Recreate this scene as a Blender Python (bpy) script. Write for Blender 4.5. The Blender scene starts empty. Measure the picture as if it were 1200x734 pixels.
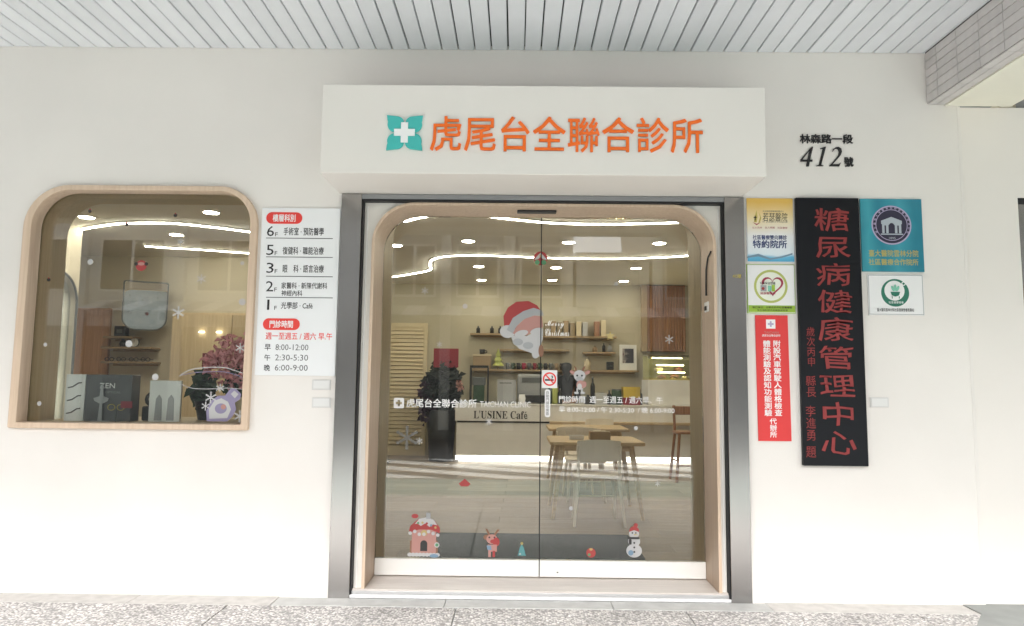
import bpy, bmesh, math, random
from mathutils import Vector, Matrix
random.seed(7)
R = math.radians
scene = bpy.context.scene
C = scene.collection

# ------------------------------------------------------------------ camera
cam_data = bpy.data.cameras.new('camera')
cam = bpy.data.objects.new('camera', cam_data); C.objects.link(cam)
cam_data.sensor_width = 36.0
cam_data.lens = 36.0 * 830 / 1200
cam_data.clip_start = 0.05; cam_data.clip_end = 600
cam.rotation_mode = 'XYZ'
cam.matrix_world = (Matrix.Translation((0, -4.76, 1.40)) @ Matrix.Rotation(R(0.4), 4, 'Z')
                    @ Matrix.Rotation(R(95.6), 4, 'X') @ Matrix.Rotation(R(0.62), 4, 'Z'))
scene.camera = cam

# ------------------------------------------------------------------ sky and sun (bright overcast day)
SUN_EL, SUN_AZ = R(48), R(190)          # azimuth measured clockwise from +Y: the sun stands over the street
world = bpy.data.worlds.new('World'); scene.world = world; world.use_nodes = True
wn = world.node_tree.nodes; wl = world.node_tree.links
sky = wn.new('ShaderNodeTexSky'); sky.sky_type = 'NISHITA'; sky.sun_disc = False
sky.sun_elevation = SUN_EL; sky.sun_rotation = SUN_AZ
sky.air_density = 1.0; sky.dust_density = 4.0; sky.ozone_density = 1.0
hs = wn.new('ShaderNodeHueSaturation'); hs.inputs['Saturation'].default_value = 0.22
wl.new(sky.outputs[0], hs.inputs['Color']); wl.new(hs.outputs[0], wn['Background'].inputs['Color'])
wn['Background'].inputs['Strength'].default_value = 0.08
sd = bpy.data.lights.new('sun', 'SUN'); sd.energy = 1.5; sd.angle = R(28); sd.color = (1.0, 0.975, 0.945)
so = bpy.data.objects.new('sun', sd); C.objects.link(so)
sdir = Vector((math.sin(SUN_AZ) * math.cos(SUN_EL), math.cos(SUN_AZ) * math.cos(SUN_EL), math.sin(SUN_EL)))
so.rotation_euler = sdir.to_track_quat('Z', 'Y').to_euler()
so.location = (0, -12, 14)

vs = scene.view_settings
vs.view_transform = 'Standard'; vs.look = 'None'; vs.gamma = 1.0; vs.use_curve_mapping = False
vs.exposure = 2.74
scene.render.engine = 'CYCLES'
cy = scene.cycles
cy.use_denoising = True; cy.use_adaptive_sampling = False
cy.max_bounces = 10; cy.diffuse_bounces = 6; cy.glossy_bounces = 5; cy.transparent_max_bounces = 14
cy.sample_clamp_indirect = 8.0; cy.caustics_reflective = False; cy.caustics_refractive = False
cy.blur_glossy = 0.0

# ------------------------------------------------------------------ materials
M = {}
def mat(name, col, rough=0.6, metal=0.0, var=0.0, scale=6.0, bump=0.0, bscale=60.0, emit=0.0, rnd=0.0, spec=0.5, coords='Object', stretch=None):
    m = bpy.data.materials.new(name); m.use_nodes = True
    nt = m.node_tree; n = nt.nodes; l = nt.links
    b = n['Principled BSDF']
    c = (*col, 1.0)
    b.inputs['Base Color'].default_value = c
    b.inputs['Roughness'].default_value = rough
    b.inputs['Metallic'].default_value = metal
    b.inputs['Specular IOR Level'].default_value = spec
    if emit:
        b.inputs['Emission Color'].default_value = c; b.inputs['Emission Strength'].default_value = emit
    vec = None
    if var or bump:
        tc = n.new('ShaderNodeTexCoord'); vec = tc.outputs[coords]
        if stretch:
            mp = n.new('ShaderNodeMapping'); mp.inputs['Scale'].default_value = stretch
            l.new(vec, mp.inputs['Vector']); vec = mp.outputs[0]
    last = None
    if var:
        t = n.new('ShaderNodeTexNoise'); t.inputs['Scale'].default_value = scale; t.inputs['Detail'].default_value = 6
        l.new(vec, t.inputs['Vector'])
        r = n.new('ShaderNodeMapRange'); r.inputs[1].default_value = 0.3; r.inputs[2].default_value = 0.7
        r.inputs[3].default_value = 1 - var; r.inputs[4].default_value = 1 + var * 0.5
        l.new(t.outputs[0], r.inputs[0]); last = r.outputs[0]
    if rnd:
        oi = n.new('ShaderNodeObjectInfo')
        r2 = n.new('ShaderNodeMapRange'); r2.inputs[3].default_value = 1 - rnd; r2.inputs[4].default_value = 1 + rnd * 0.5
        l.new(oi.outputs['Random'], r2.inputs[0])
        if last:
            mu = n.new('ShaderNodeMath'); mu.operation = 'MULTIPLY'; l.new(last, mu.inputs[0]); l.new(r2.outputs[0], mu.inputs[1]); last = mu.outputs[0]
        else: last = r2.outputs[0]
    if last:
        vm = n.new('ShaderNodeVectorMath'); vm.operation = 'SCALE'; vm.inputs[0].default_value = col
        l.new(last, vm.inputs['Scale']); l.new(vm.outputs[0], b.inputs['Base Color'])
    if bump:
        t = n.new('ShaderNodeTexNoise'); t.inputs['Scale'].default_value = bscale; t.inputs['Detail'].default_value = 4
        l.new(vec, t.inputs['Vector'])
        bp = n.new('ShaderNodeBump'); bp.inputs['Strength'].default_value = bump; bp.inputs['Distance'].default_value = 0.01
        l.new(t.outputs[0], bp.inputs['Height']); l.new(bp.outputs[0], b.inputs['Normal'])
    M[name] = m
    return m

def wood(name, a, b_, axis='Z', scale=3.0, rough=0.5, rnd=0.12):
    m = bpy.data.materials.new(name); m.use_nodes = True
    n = m.node_tree.nodes; l = m.node_tree.links; b = n['Principled BSDF']
    tc = n.new('ShaderNodeTexCoord'); mp = n.new('ShaderNodeMapping')
    s = {'X': (0.6, 14, 14), 'Y': (14, 0.6, 14), 'Z': (14, 14, 0.6)}[axis]
    mp.inputs['Scale'].default_value = s
    oi = n.new('ShaderNodeObjectInfo'); cx = n.new('ShaderNodeCombineXYZ')
    ml = n.new('ShaderNodeMath'); ml.operation = 'MULTIPLY'; ml.inputs[1].default_value = 40
    l.new(oi.outputs['Random'], ml.inputs[0])
    for i in range(3): l.new(ml.outputs[0], cx.inputs[i])
    l.new(cx.outputs[0], mp.inputs['Location'])
    l.new(tc.outputs['Object'], mp.inputs['Vector'])
    t = n.new('ShaderNodeTexNoise'); t.inputs['Scale'].default_value = scale; t.inputs['Detail'].default_value = 8; t.inputs['Distortion'].default_value = 0.6
    l.new(mp.outputs[0], t.inputs['Vector'])
    cr = n.new('ShaderNodeValToRGB'); cr.color_ramp.elements[0].position = 0.32; cr.color_ramp.elements[1].position = 0.68
    cr.color_ramp.elements[0].color = (*a, 1); cr.color_ramp.elements[1].color = (*b_, 1)
    l.new(t.outputs[0], cr.inputs[0])
    r2 = n.new('ShaderNodeMapRange'); r2.inputs[3].default_value = 1 - rnd; r2.inputs[4].default_value = 1 + rnd
    l.new(oi.outputs['Random'], r2.inputs[0])
    vm = n.new('ShaderNodeVectorMath'); vm.operation = 'SCALE'; l.new(cr.outputs[0], vm.inputs[0]); l.new(r2.outputs[0], vm.inputs['Scale'])
    l.new(vm.outputs[0], b.inputs['Base Color'])
    bp = n.new('ShaderNodeBump'); bp.inputs['Strength'].default_value = 0.12; bp.inputs['Distance'].default_value = 0.004
    l.new(t.outputs[0], bp.inputs['Height']); l.new(bp.outputs[0], b.inputs['Normal'])
    b.inputs['Roughness'].default_value = rough
    M[name] = m

def glass(name, tint, refl=1.0, rough=0.0):
    m = bpy.data.materials.new(name); m.use_nodes = True
    n = m.node_tree.nodes; l = m.node_tree.links; n.remove(n['Principled BSDF'])
    tr = n.new('ShaderNodeBsdfTransparent'); tr.inputs[0].default_value = (*tint, 1)
    gl = n.new('ShaderNodeBsdfGlossy'); gl.inputs['Color'].default_value = (1, 1, 1, 1); gl.inputs['Roughness'].default_value = rough
    fr = n.new('ShaderNodeFresnel'); fr.inputs['IOR'].default_value = 1.5
    ml = n.new('ShaderNodeMath'); ml.operation = 'MULTIPLY'; ml.inputs[1].default_value = refl; ml.use_clamp = True
    mx = n.new('ShaderNodeMixShader'); l.new(fr.outputs[0], ml.inputs[0]); l.new(ml.outputs[0], mx.inputs[0])
    l.new(tr.outputs[0], mx.inputs[1]); l.new(gl.outputs[0], mx.inputs[2]); l.new(mx.outputs[0], n['Material Output'].inputs[0])
    M[name] = m

def ramp_print(name, axis, stops, rough=0.3, wave=0.0):
    """printed colour gradient across a plaque, in the plaque's own generated coordinates"""
    m = bpy.data.materials.new(name); m.use_nodes = True
    n = m.node_tree.nodes; l = m.node_tree.links; b = n['Principled BSDF']
    tc = n.new('ShaderNodeTexCoord'); sp = n.new('ShaderNodeSeparateXYZ'); l.new(tc.outputs['Generated'], sp.inputs[0])
    cr = n.new('ShaderNodeValToRGB'); e = cr.color_ramp.elements
    while len(e) > 1: e.remove(e[-1])
    e[0].position = stops[0][0]; e[0].color = (*stops[0][1], 1)
    for p, c in stops[1:]:
        k = e.new(p); k.color = (*c, 1)
    src = sp.outputs[axis]
    if wave:
        t = n.new('ShaderNodeTexNoise'); t.inputs['Scale'].default_value = 2.5; l.new(tc.outputs['Generated'], t.inputs['Vector'])
        ma = n.new('ShaderNodeMath'); ma.operation = 'MULTIPLY_ADD'; ma.inputs[1].default_value = wave; l.new(t.outputs[0], ma.inputs[0]); l.new(src, ma.inputs[2]); src = ma.outputs[0]
    l.new(src, cr.inputs[0]); l.new(cr.outputs[0], b.inputs['Base Color']); b.inputs['Roughness'].default_value = rough
    M[name] = m

# outside
mat('wall_paint', (0.81, 0.775, 0.735), 0.72, var=0.05, scale=1.1, bump=0.10, bscale=140)
mat('neighbour_paint', (0.83, 0.79, 0.745), 0.75, var=0.03, scale=1.1, bump=0.05, bscale=150)
mat('sign_paint', (0.81, 0.775, 0.73), 0.55, var=0.02, scale=2)
mat('beam_paint', (0.82, 0.79, 0.68), 0.7, var=0.03, scale=3)
mat('slat_metal', (0.745, 0.76, 0.795), 0.42, 0.0, var=0.07, scale=2, rnd=0.06)
mat('dark_gap', (0.05, 0.055, 0.05), 0.9)
mat('beam_tile', (0.60, 0.565, 0.555), 0.35, var=0.10, scale=9, rnd=0.10)
mat('tile_grout', (0.07, 0.065, 0.07), 0.9)
mat('granite', (0.50, 0.48, 0.46), 0.55, var=0.18, scale=14, rnd=0.10, bump=0.06, bscale=160)
mat('sill_stone', (0.44, 0.44, 0.43), 0.45, var=0.16, scale=10, bump=0.05, bscale=120)
mat('sill_laminate', (0.60, 0.55, 0.51), 0.4, var=0.08, scale=5, stretch=(1, 12, 1))
mat('concrete', (0.27, 0.28, 0.27), 0.8, var=0.16, scale=5, bump=0.15, bscale=80)
mat('asphalt', (0.13, 0.13, 0.13), 0.85, var=0.2, scale=3, bump=0.2, bscale=150)
mat('green_paint', (0.24, 0.34, 0.31), 0.75, var=0.15, scale=4)
mat('road_white', (0.82, 0.82, 0.80), 0.7, var=0.12, scale=6)
mat('aluminium', (0.80, 0.80, 0.80), 0.35, 0.35, var=0.04, scale=8)
mat('track_metal', (0.42, 0.42, 0.42), 0.4, 0.5)
mat('white_frame', (0.84, 0.83, 0.80), 0.45)
mat('header_steel', (0.30, 0.31, 0.32), 0.4, 0.6)
mat('black_rubber', (0.012, 0.012, 0.013), 0.6)
mat('cream_panel', (0.78, 0.75, 0.70), 0.6)
mat('white_card', (0.83, 0.83, 0.83), 0.35)
mat('white_acrylic', (0.86, 0.87, 0.88), 0.18, var=0.01)
mat('plate_white', (0.66, 0.65, 0.635), 0.4)
mat('plate_inset', (0.74, 0.735, 0.72), 0.4)
mat('orange_letter', (0.93, 0.165, 0.012), 0.4)
mat('teal_logo', (0.06, 0.50, 0.47), 0.4)
mat('white_letter', (0.90, 0.90, 0.90), 0.4)
mat('black_letter', (0.012, 0.012, 0.014), 0.5)
mat('grey_letter', (0.10, 0.10, 0.10), 0.5)
mat('red_print', (0.80, 0.055, 0.045), 0.4)
mat('banner_red', (0.72, 0.045, 0.045), 0.45, var=0.03, scale=3)
mat('board_black', (0.006, 0.007, 0.010), 0.45, var=0.2, scale=4, spec=0.25)
mat('carved_red', (0.27, 0.03, 0.03), 0.55, var=0.18, scale=20)
mat('navy_print', (0.03, 0.05, 0.16), 0.5)
mat('gold_print', (0.52, 0.42, 0.10), 0.45)
mat('lime_print', (0.32, 0.50, 0.05), 0.45)
mat('olive_print', (0.46, 0.50, 0.14), 0.45)
mat('maroon_print', (0.36, 0.03, 0.07), 0.45)
mat('pale_print', (0.80, 0.83, 0.72), 0.5)
mat('lilac_print', (0.45, 0.40, 0.58), 0.5)
mat('emblem_dark', (0.025, 0.022, 0.05), 0.5)
mat('emblem_grey', (0.42, 0.47, 0.52), 0.5)
mat('green_print', (0.02, 0.17, 0.11), 0.5)
mat('mint_print', (0.22, 0.55, 0.42), 0.5)
ramp_print('yellow_blue_print', 2, [(0.0, (0.05, 0.30, 0.52)), (0.12, (0.14, 0.48, 0.70)), (0.17, (0.72, 0.80, 0.86)), (0.45, (0.80, 0.80, 0.80)), (0.72, (0.82, 0.68, 0.40)), (1.0, (0.72, 0.45, 0.10))], wave=0.10)
ramp_print('teal_print', 0, [(0.0, (0.02, 0.20, 0.27)), (0.25, (0.05, 0.34, 0.42)), (0.45, (0.02, 0.22, 0.30)), (0.75, (0.05, 0.32, 0.41)), (1.0, (0.02, 0.21, 0.29))], wave=0.25)
wood('pale_wood', (0.60, 0.45, 0.325), (0.69, 0.54, 0.41), 'Z', rnd=0.05)
wood('tan_wood', (0.64, 0.51, 0.32), (0.74, 0.61, 0.40), 'Z')
wood('floor_wood', (0.22, 0.175, 0.13), (0.32, 0.26, 0.20), 'X', rnd=0.22)
wood('table_wood', (0.50, 0.36, 0.20), (0.66, 0.50, 0.31), 'X')
wood('brown_wood', (0.26, 0.12, 0.06), (0.38, 0.19, 0.10), 'Z')
wood('orange_wood', (0.42, 0.22, 0.10), (0.54, 0.30, 0.15), 'Z')
glass('shop_glass', (0.945, 0.96, 0.94), 1.08)
glass('window_glass', (0.945, 0.955, 0.93), 1.25)
glass('clear_glass', (0.93, 0.95, 0.94), 0.8)
# inside
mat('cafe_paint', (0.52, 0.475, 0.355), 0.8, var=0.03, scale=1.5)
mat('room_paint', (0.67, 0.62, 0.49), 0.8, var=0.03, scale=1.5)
mat('room_ceiling', (0.78, 0.75, 0.68), 0.85)
mat('counter_white', (0.80, 0.785, 0.76), 0.5, var=0.03)
mat('shelf_wood', (0.38, 0.27, 0.15), 0.55, var=0.1, scale=8)
mat('black_plastic', (0.015, 0.015, 0.016), 0.4)
mat('dark_cloth', (0.010, 0.010, 0.013), 0.9, var=0.3, scale=30)
mat('mat_green', (0.012, 0.028, 0.030), 0.95, var=0.35, scale=60, bump=0.5, bscale=220)
mat('led_white', (1.0, 0.935, 0.80), emit=6.6)
mat('lamp_lens', (1.0, 0.915, 0.75), emit=14.0)
mat('glint_glow', (1.0, 0.92, 0.78), emit=0.9)  # glow of the cupboard's reflection discs, which are no lamps
mat('base_led', (1.0, 0.97, 0.92), emit=0.9)
mat('case_led', (1.0, 0.85, 0.42), emit=3.6)
mat('chair_beige', (0.80, 0.72, 0.60), 0.7, var=0.05)
mat('box_white', (0.84, 0.86, 0.85), 0.45, var=0.03)
mat('box_charcoal', (0.10, 0.105, 0.11), 0.35, var=0.3, scale=5)
mat('grey_print', (0.30, 0.31, 0.31), 0.5)
mat('pink_petal', (0.86, 0.40, 0.44), 0.7, rnd=0.2, var=0.25, scale=12)
mat('black_leaf', (0.012, 0.018, 0.014), 0.6, var=0.3, scale=14)
mat('leaf_green', (0.03, 0.07, 0.035), 0.6, var=0.3, scale=14)
mat('plum_leaf', (0.05, 0.015, 0.04), 0.6, var=0.3, scale=14)
mat('card_red', (0.24, 0.015, 0.03), 0.5, var=0.05)
mat('yellow_box', (0.62, 0.45, 0.06), 0.5)
mat('case_back', (0.42, 0.40, 0.22), 0.5)
mat('steel_dark', (0.16, 0.17, 0.17), 0.35, 0.6)
mat('mirror_glass', (0.92, 0.93, 0.93), 0.02, 1.0)
mat('skin', (0.50, 0.30, 0.21), 0.6)
mat('hair', (0.010, 0.009, 0.010), 0.5)
mat('cake_brown', (0.12, 0.04, 0.02), 0.6)
mat('cream_food', (0.70, 0.60, 0.40), 0.6)
mat('kraft', (0.36, 0.26, 0.155), 0.8)
mat('book_tan', (0.30, 0.235, 0.15), 0.8)
# decals
mat('decal_red', (0.36, 0.045, 0.045), 0.5)
mat('decal_white', (0.50, 0.50, 0.50), 0.5)
mat('decal_grey', (0.36, 0.37, 0.38), 0.5)
mat('decal_pink', (0.46, 0.24, 0.21), 0.5)
mat('decal_brown', (0.24, 0.12, 0.07), 0.5)
mat('decal_green', (0.10, 0.28, 0.14), 0.5)
mat('decal_teal', (0.09, 0.27, 0.28), 0.5)
mat('decal_gold', (0.48, 0.38, 0.15), 0.5)
mat('decal_faint', (0.13, 0.125, 0.11), 0.5)
mat('decal_dark', (0.03, 0.03, 0.03), 0.5)
mat('decal_blue', (0.18, 0.28, 0.38), 0.5)
mat('decal_lilac', (0.26, 0.23, 0.36), 0.5)
# street
mat('far_white', (0.74, 0.74, 0.72), 0.8, var=0.08, scale=0.8)
mat('far_cream', (0.52, 0.49, 0.44), 0.8, var=0.08, scale=0.8)
mat('far_grey', (0.36, 0.37, 0.37), 0.8, var=0.1, scale=0.8)
mat('far_glass', (0.06, 0.075, 0.08), 0.1)
mat('shutter_grey', (0.30, 0.31, 0.31), 0.5, var=0.05)

def brushed(name):
    m = mat(name, (0.36, 0.35, 0.34), 0.24, 1.0)
    n = m.node_tree.nodes; l = m.node_tree.links; b = n['Principled BSDF']
    tc = n.new('ShaderNodeTexCoord'); mp = n.new('ShaderNodeMapping'); mp.inputs['Scale'].default_value = (400, 400, 3)
    t = n.new('ShaderNodeTexNoise'); t.inputs['Scale'].default_value = 1; t.inputs['Detail'].default_value = 4
    l.new(tc.outputs['Object'], mp.inputs['Vector']); l.new(mp.outputs[0], t.inputs['Vector'])
    r = n.new('ShaderNodeMapRange'); r.inputs[3].default_value = 0.12; r.inputs[4].default_value = 0.30
    l.new(t.outputs[0], r.inputs[0]); l.new(r.outputs[0], b.inputs['Roughness'])
    bp = n.new('ShaderNodeBump'); bp.inputs['Strength'].default_value = 0.05; bp.inputs['Distance'].default_value = 0.002
    l.new(t.outputs[0], bp.inputs['Height']); l.new(bp.outputs[0], b.inputs['Normal'])
brushed('brushed_steel')

def pebble(name):
    """washed-pebble paving: small pale stones in grey cement, a few pink and dark ones"""
    m = bpy.data.materials.new(name); m.use_nodes = True
    n = m.node_tree.nodes; l = m.node_tree.links; b = n['Principled BSDF']
    tc = n.new('ShaderNodeTexCoord'); v = n.new('ShaderNodeTexVoronoi'); v.inputs['Scale'].default_value = 66
    v.inputs['Randomness'].default_value = 1.0
    l.new(tc.outputs['Object'], v.inputs['Vector'])
    sp = n.new('ShaderNodeSeparateColor'); l.new(v.outputs['Color'], sp.inputs[0])
    cr = n.new('ShaderNodeValToRGB'); e = cr.color_ramp.elements
    e[0].position = 0.0; e[0].color = (0.16, 0.14, 0.13, 1); e[1].position = 1.0; e[1].color = (0.74, 0.72, 0.70, 1)
    for p, c in ((0.14, (0.27, 0.255, 0.245)), (0.28, (0.47, 0.445, 0.425)), (0.5, (0.57, 0.55, 0.535)), (0.75, (0.65, 0.62, 0.60))):
        k = e.new(p); k.color = (*c, 1)
    l.new(sp.outputs[0], cr.inputs[0])
    mr = n.new('ShaderNodeMapRange'); mr.inputs[1].default_value = 0.42; mr.inputs[2].default_value = 0.66
    l.new(v.outputs['Distance'], mr.inputs[0])
    mx = n.new('ShaderNodeMix'); mx.data_type = 'RGBA'; l.new(mr.outputs[0], mx.inputs[0]); l.new(cr.outputs[0], mx.inputs[6])
    mx.inputs[7].default_value = (0.27, 0.26, 0.255, 1)
    t = n.new('ShaderNodeTexNoise'); t.inputs['Scale'].default_value = 2.2; t.inputs['Detail'].default_value = 5; l.new(tc.outputs['Object'], t.inputs['Vector'])
    r = n.new('ShaderNodeMapRange'); r.inputs[1].default_value = 0.3; r.inputs[2].default_value = 0.7; r.inputs[3].default_value = 0.82; r.inputs[4].default_value = 1.08
    l.new(t.outputs[0], r.inputs[0])
    vm = n.new('ShaderNodeVectorMath'); vm.operation = 'SCALE'; l.new(mx.outputs[2], vm.inputs[0]); l.new(r.outputs[0], vm.inputs['Scale'])
    l.new(vm.outputs[0], b.inputs['Base Color']); b.inputs['Roughness'].default_value = 0.6
    bp = n.new('ShaderNodeBump'); bp.invert = True; bp.inputs['Strength'].default_value = 0.5; bp.inputs['Distance'].default_value = 0.006
    l.new(v.outputs['Distance'], bp.inputs['Height']); l.new(bp.outputs[0], b.inputs['Normal'])
    M[name] = m
pebble('pebble')

# ------------------------------------------------------------------ builders
ORG = {}                                   # world origin of each object that can be a parent
def finish(o, m=None, parent=None, smooth=False):
    C.objects.link(o)
    if m is not None:
        ms = m if isinstance(m, (list, tuple)) else [m]
        for k in ms: o.data.materials.append(M[k])
    if parent is not None:
        o.parent = parent
        org = ORG[parent.name]
        if org.length: o.data.transform(Matrix.Translation(-org))
        ORG[o.name] = org.copy()
    else:
        ORG[o.name] = Vector((0, 0, 0))
    if smooth:
        for p in o.data.polygons: p.use_smooth = True
    return o

def from_bm(name, bm, m, parent=None, smooth=False):
    bmesh.ops.recalc_face_normals(bm, faces=bm.faces)
    me = bpy.data.meshes.new(name); bm.to_mesh(me); bm.free()
    return finish(bpy.data.objects.new(name, me), m, parent, smooth)

def bm_box(bm, x0, x1, y0, y1, z0, z1, bev=0.0, rot=None, mi=0):
    g = bmesh.ops.create_cube(bm, size=1.0)
    vs_ = g['verts']
    bmesh.ops.scale(bm, vec=(x1 - x0, y1 - y0, z1 - z0), verts=vs_)
    if rot is not None: bmesh.ops.rotate(bm, cent=(0, 0, 0), matrix=rot, verts=vs_)
    bmesh.ops.translate(bm, vec=((x0 + x1) / 2, (y0 + y1) / 2, (z0 + z1) / 2), verts=vs_)
    fs = set(f for v in vs_ for f in v.link_faces)
    for f in fs: f.material_index = mi
    if bev:
        es = list(set(e for v in vs_ for e in v.link_edges))
        bmesh.ops.bevel(bm, geom=es, offset=bev, segments=2, affect='EDGES', profile=0.5)

def box(name, x0, x1, y0, y1, z0, z1, m, parent=None, bev=0.0, rot=None):
    bm = bmesh.new(); bm_box(bm, min(x0, x1), max(x0, x1), min(y0, y1), max(y0, y1), min(z0, z1), max(z0, z1), bev, rot)
    return from_bm(name, bm, m, parent)

def rrect(x0, x1, z0, z1, r=0.0, n=8):
    """outline of a rectangle; r is one radius or (bottom-left, bottom-right, top-right, top-left)"""
    if not isinstance(r, (tuple, list)): r = (r,) * 4
    pts = []
    for (cx, cz, rad, a0) in ((x0 + r[0], z0 + r[0], r[0], 180), (x1 - r[1], z0 + r[1], r[1], 270), (x1 - r[2], z1 - r[2], r[2], 0), (x0 + r[3], z1 - r[3], r[3], 90)):
        if rad == 0: pts.append((cx, cz)); continue
        for k in range(n + 1):
            a = R(a0 + 90 * k / n); pts.append((cx + rad * math.cos(a), cz + rad * math.sin(a)))
    return pts

def ell(cx, cz, rx, rz=None, n=20, rot=0.0):
    rz = rx if rz is None else rz; c, s = math.cos(R(rot)), math.sin(R(rot)); out = []
    for k in range(n):
        a = 2 * math.pi * k / n; u, v = rx * math.cos(a), rz * math.sin(a)
        out.append((cx + u * c - v * s, cz + u * s + v * c))
    return out

def star(cx, cz, r1, r2, n=5, rot=90):
    return [(cx + (r1 if k % 2 == 0 else r2) * math.cos(R(rot + 180 * k / n)), cz + (r1 if k % 2 == 0 else r2) * math.sin(R(rot + 180 * k / n))) for k in range(2 * n)]

def plate_mesh(loops, depth, bev=0.0):
    cu = bpy.data.curves.new('outline', 'CURVE'); cu.dimensions = '2D'; cu.fill_mode = 'BOTH'
    cu.extrude = max(depth / 2 - bev, 0.00001); cu.bevel_depth = bev; cu.bevel_resolution = 1
    if bev: cu.offset = -bev
    for lp in loops:
        s = cu.splines.new('POLY'); s.points.add(len(lp) - 1)
        for p, (x, z) in zip(s.points, lp): p.co = (x, z, 0, 1)
        s.use_cyclic_u = True
    tmp = bpy.data.objects.new('outline', cu)
    me = bpy.data.meshes.new_from_object(tmp)
    bpy.data.objects.remove(tmp); bpy.data.curves.remove(cu)
    return me

UP = Matrix.Rotation(R(90), 4, 'X')        # drawing plane XY -> facade plane XZ, front towards -Y
def plate(name, outline, y0, y1, m, parent=None, holes=(), bev=0.0):
    me = plate_mesh([outline] + list(holes), abs(y1 - y0), bev); me.name = name
    me.transform(Matrix.Translation((0, (y0 + y1) / 2, 0)) @ UP)
    return finish(bpy.data.objects.new(name, me), m, parent)

def slab(name, outline, z0, z1, m, parent=None, holes=(), bev=0.0):
    me = plate_mesh([outline] + list(holes), abs(z1 - z0), bev); me.name = name
    me.transform(Matrix.Translation((0, 0, (z0 + z1) / 2)))
    return finish(bpy.data.objects.new(name, me), m, parent)

def join_meshes(parts):
    """parts: [(mesh, material key)] -> one mesh with material slots"""
    bm = bmesh.new(); keys = []
    for me, k in parts:
        if k not in keys: keys.append(k)
        n0 = len(bm.faces); bm.from_mesh(me); bm.faces.ensure_lookup_table()
        for f in bm.faces[n0:]: f.material_index = keys.index(k)
        bpy.data.meshes.remove(me)
    me = bpy.data.meshes.new('print'); bm.to_mesh(me); bm.free()
    return me, keys

def print_on(name, layers, y, parent, step=0.0007, label=None):
    """flat print: [(outline or [outline, holes...], material)], each layer a hair proud of the one below"""
    parts = []
    for k, (lp, mk) in enumerate(layers):
        loops = lp if isinstance(lp[0], list) else [lp]
        me = plate_mesh(loops, 0.0005); me.transform(Matrix.Translation((0, y - 0.0004 - step * k, 0)) @ UP); parts.append((me, mk))
    me, keys = join_meshes(parts); me.name = name
    o = finish(bpy.data.objects.new(name, me), keys, parent)
    if label: o['label'] = label
    return o

def text_mesh(s, bold=0.0, shear=0.0, res=2, spacing=1.0, raised=False):
    """lettering one unit high between z = -0.5 and 0.5; weight is built up by laying shifted copies over each other"""
    cu = bpy.data.curves.new('text', 'FONT'); cu.body = s; cu.size = 1; cu.shear = shear
    cu.extrude = 0.48 if raised else 0.0; cu.resolution_u = res; cu.space_character = spacing
    tmp = bpy.data.objects.new('text', cu); me = bpy.data.meshes.new_from_object(tmp)
    bpy.data.objects.remove(tmp); bpy.data.curves.remove(cu)
    if not raised: me.transform(Matrix.Translation((0, 0, 0.48)))
    if bold > 0.006:
        d = bold * 0.75; bm = bmesh.new()
        for k, (u, v) in enumerate(((-d, -d), (d, -d), (-d, d), (d, d))):
            c = me.copy(); c.transform(Matrix.Translation((u, v, 0.005 * k))); bm.from_mesh(c); bpy.data.meshes.remove(c)
        bm.to_mesh(me); bm.free()
    return me

def fit(me, bx, y, depth):
    x0, x1, z0, z1 = bx
    xs = [v.co.x for v in me.vertices]; ys = [v.co.y for v in me.vertices]
    a0, a1, b0, b1 = min(xs), max(xs), min(ys), max(ys)
    sx = (x1 - x0) / max(a1 - a0, 1e-6); sz = (z1 - z0) / max(b1 - b0, 1e-6)
    if b1 - b0 < 0.25 * (a1 - a0) and len(xs) < 60: sz = sx     # a single flat stroke keeps its proportions
    me.transform(Matrix.Translation((x0, y, z0)) @ UP @ Matrix.Diagonal((sx, sz, depth, 1)) @ Matrix.Translation((-a0, -b0, 0.5)))
    return me

def text(name, s, bx, y, m, parent=None, bold=0.012, shear=0.0, depth=0.0008, res=2, spacing=1.0):
    """lettering stretched to the box bx = (x0, x1, z0, z1); its back lies on the plane y"""
    me = fit(text_mesh(s, bold, shear, res=res, spacing=spacing, raised=depth > 0.003), bx, y, depth); me.name = name
    return finish(bpy.data.objects.new(name, me), m, parent)

def tube(name, pts, r, m, parent=None, res=3, cyclic=False, taper=None, caps=True):
    cu = bpy.data.curves.new('path', 'CURVE'); cu.dimensions = '3D'; cu.bevel_depth = r; cu.bevel_resolution = res; cu.use_fill_caps = caps
    s = cu.splines.new('POLY'); s.points.add(len(pts) - 1)
    for k, (p, q) in enumerate(zip(s.points, pts)):
        p.co = (*q, 1)
        if taper: p.radius = taper[k]
    s.use_cyclic_u = cyclic
    tmp = bpy.data.objects.new('path', cu); me = bpy.data.meshes.new_from_object(tmp); me.name = name
    bpy.data.objects.remove(tmp); bpy.data.curves.remove(cu)
    return finish(bpy.data.objects.new(name, me), m, parent, True)

def smooth_path(pts, n=8):
    out = []
    for i in range(len(pts) - 1):
        p0 = Vector(pts[max(i - 1, 0)]); p1 = Vector(pts[i]); p2 = Vector(pts[i + 1]); p3 = Vector(pts[min(i + 2, len(pts) - 1)])
        for k in range(n):
            t = k / n
            out.append(0.5 * ((2 * p1) + (p2 - p0) * t + (2 * p0 - 5 * p1 + 4 * p2 - p3) * t * t + (3 * p1 - p0 - 3 * p2 + p3) * t ** 3))
    out.append(Vector(pts[-1])); return out

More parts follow.
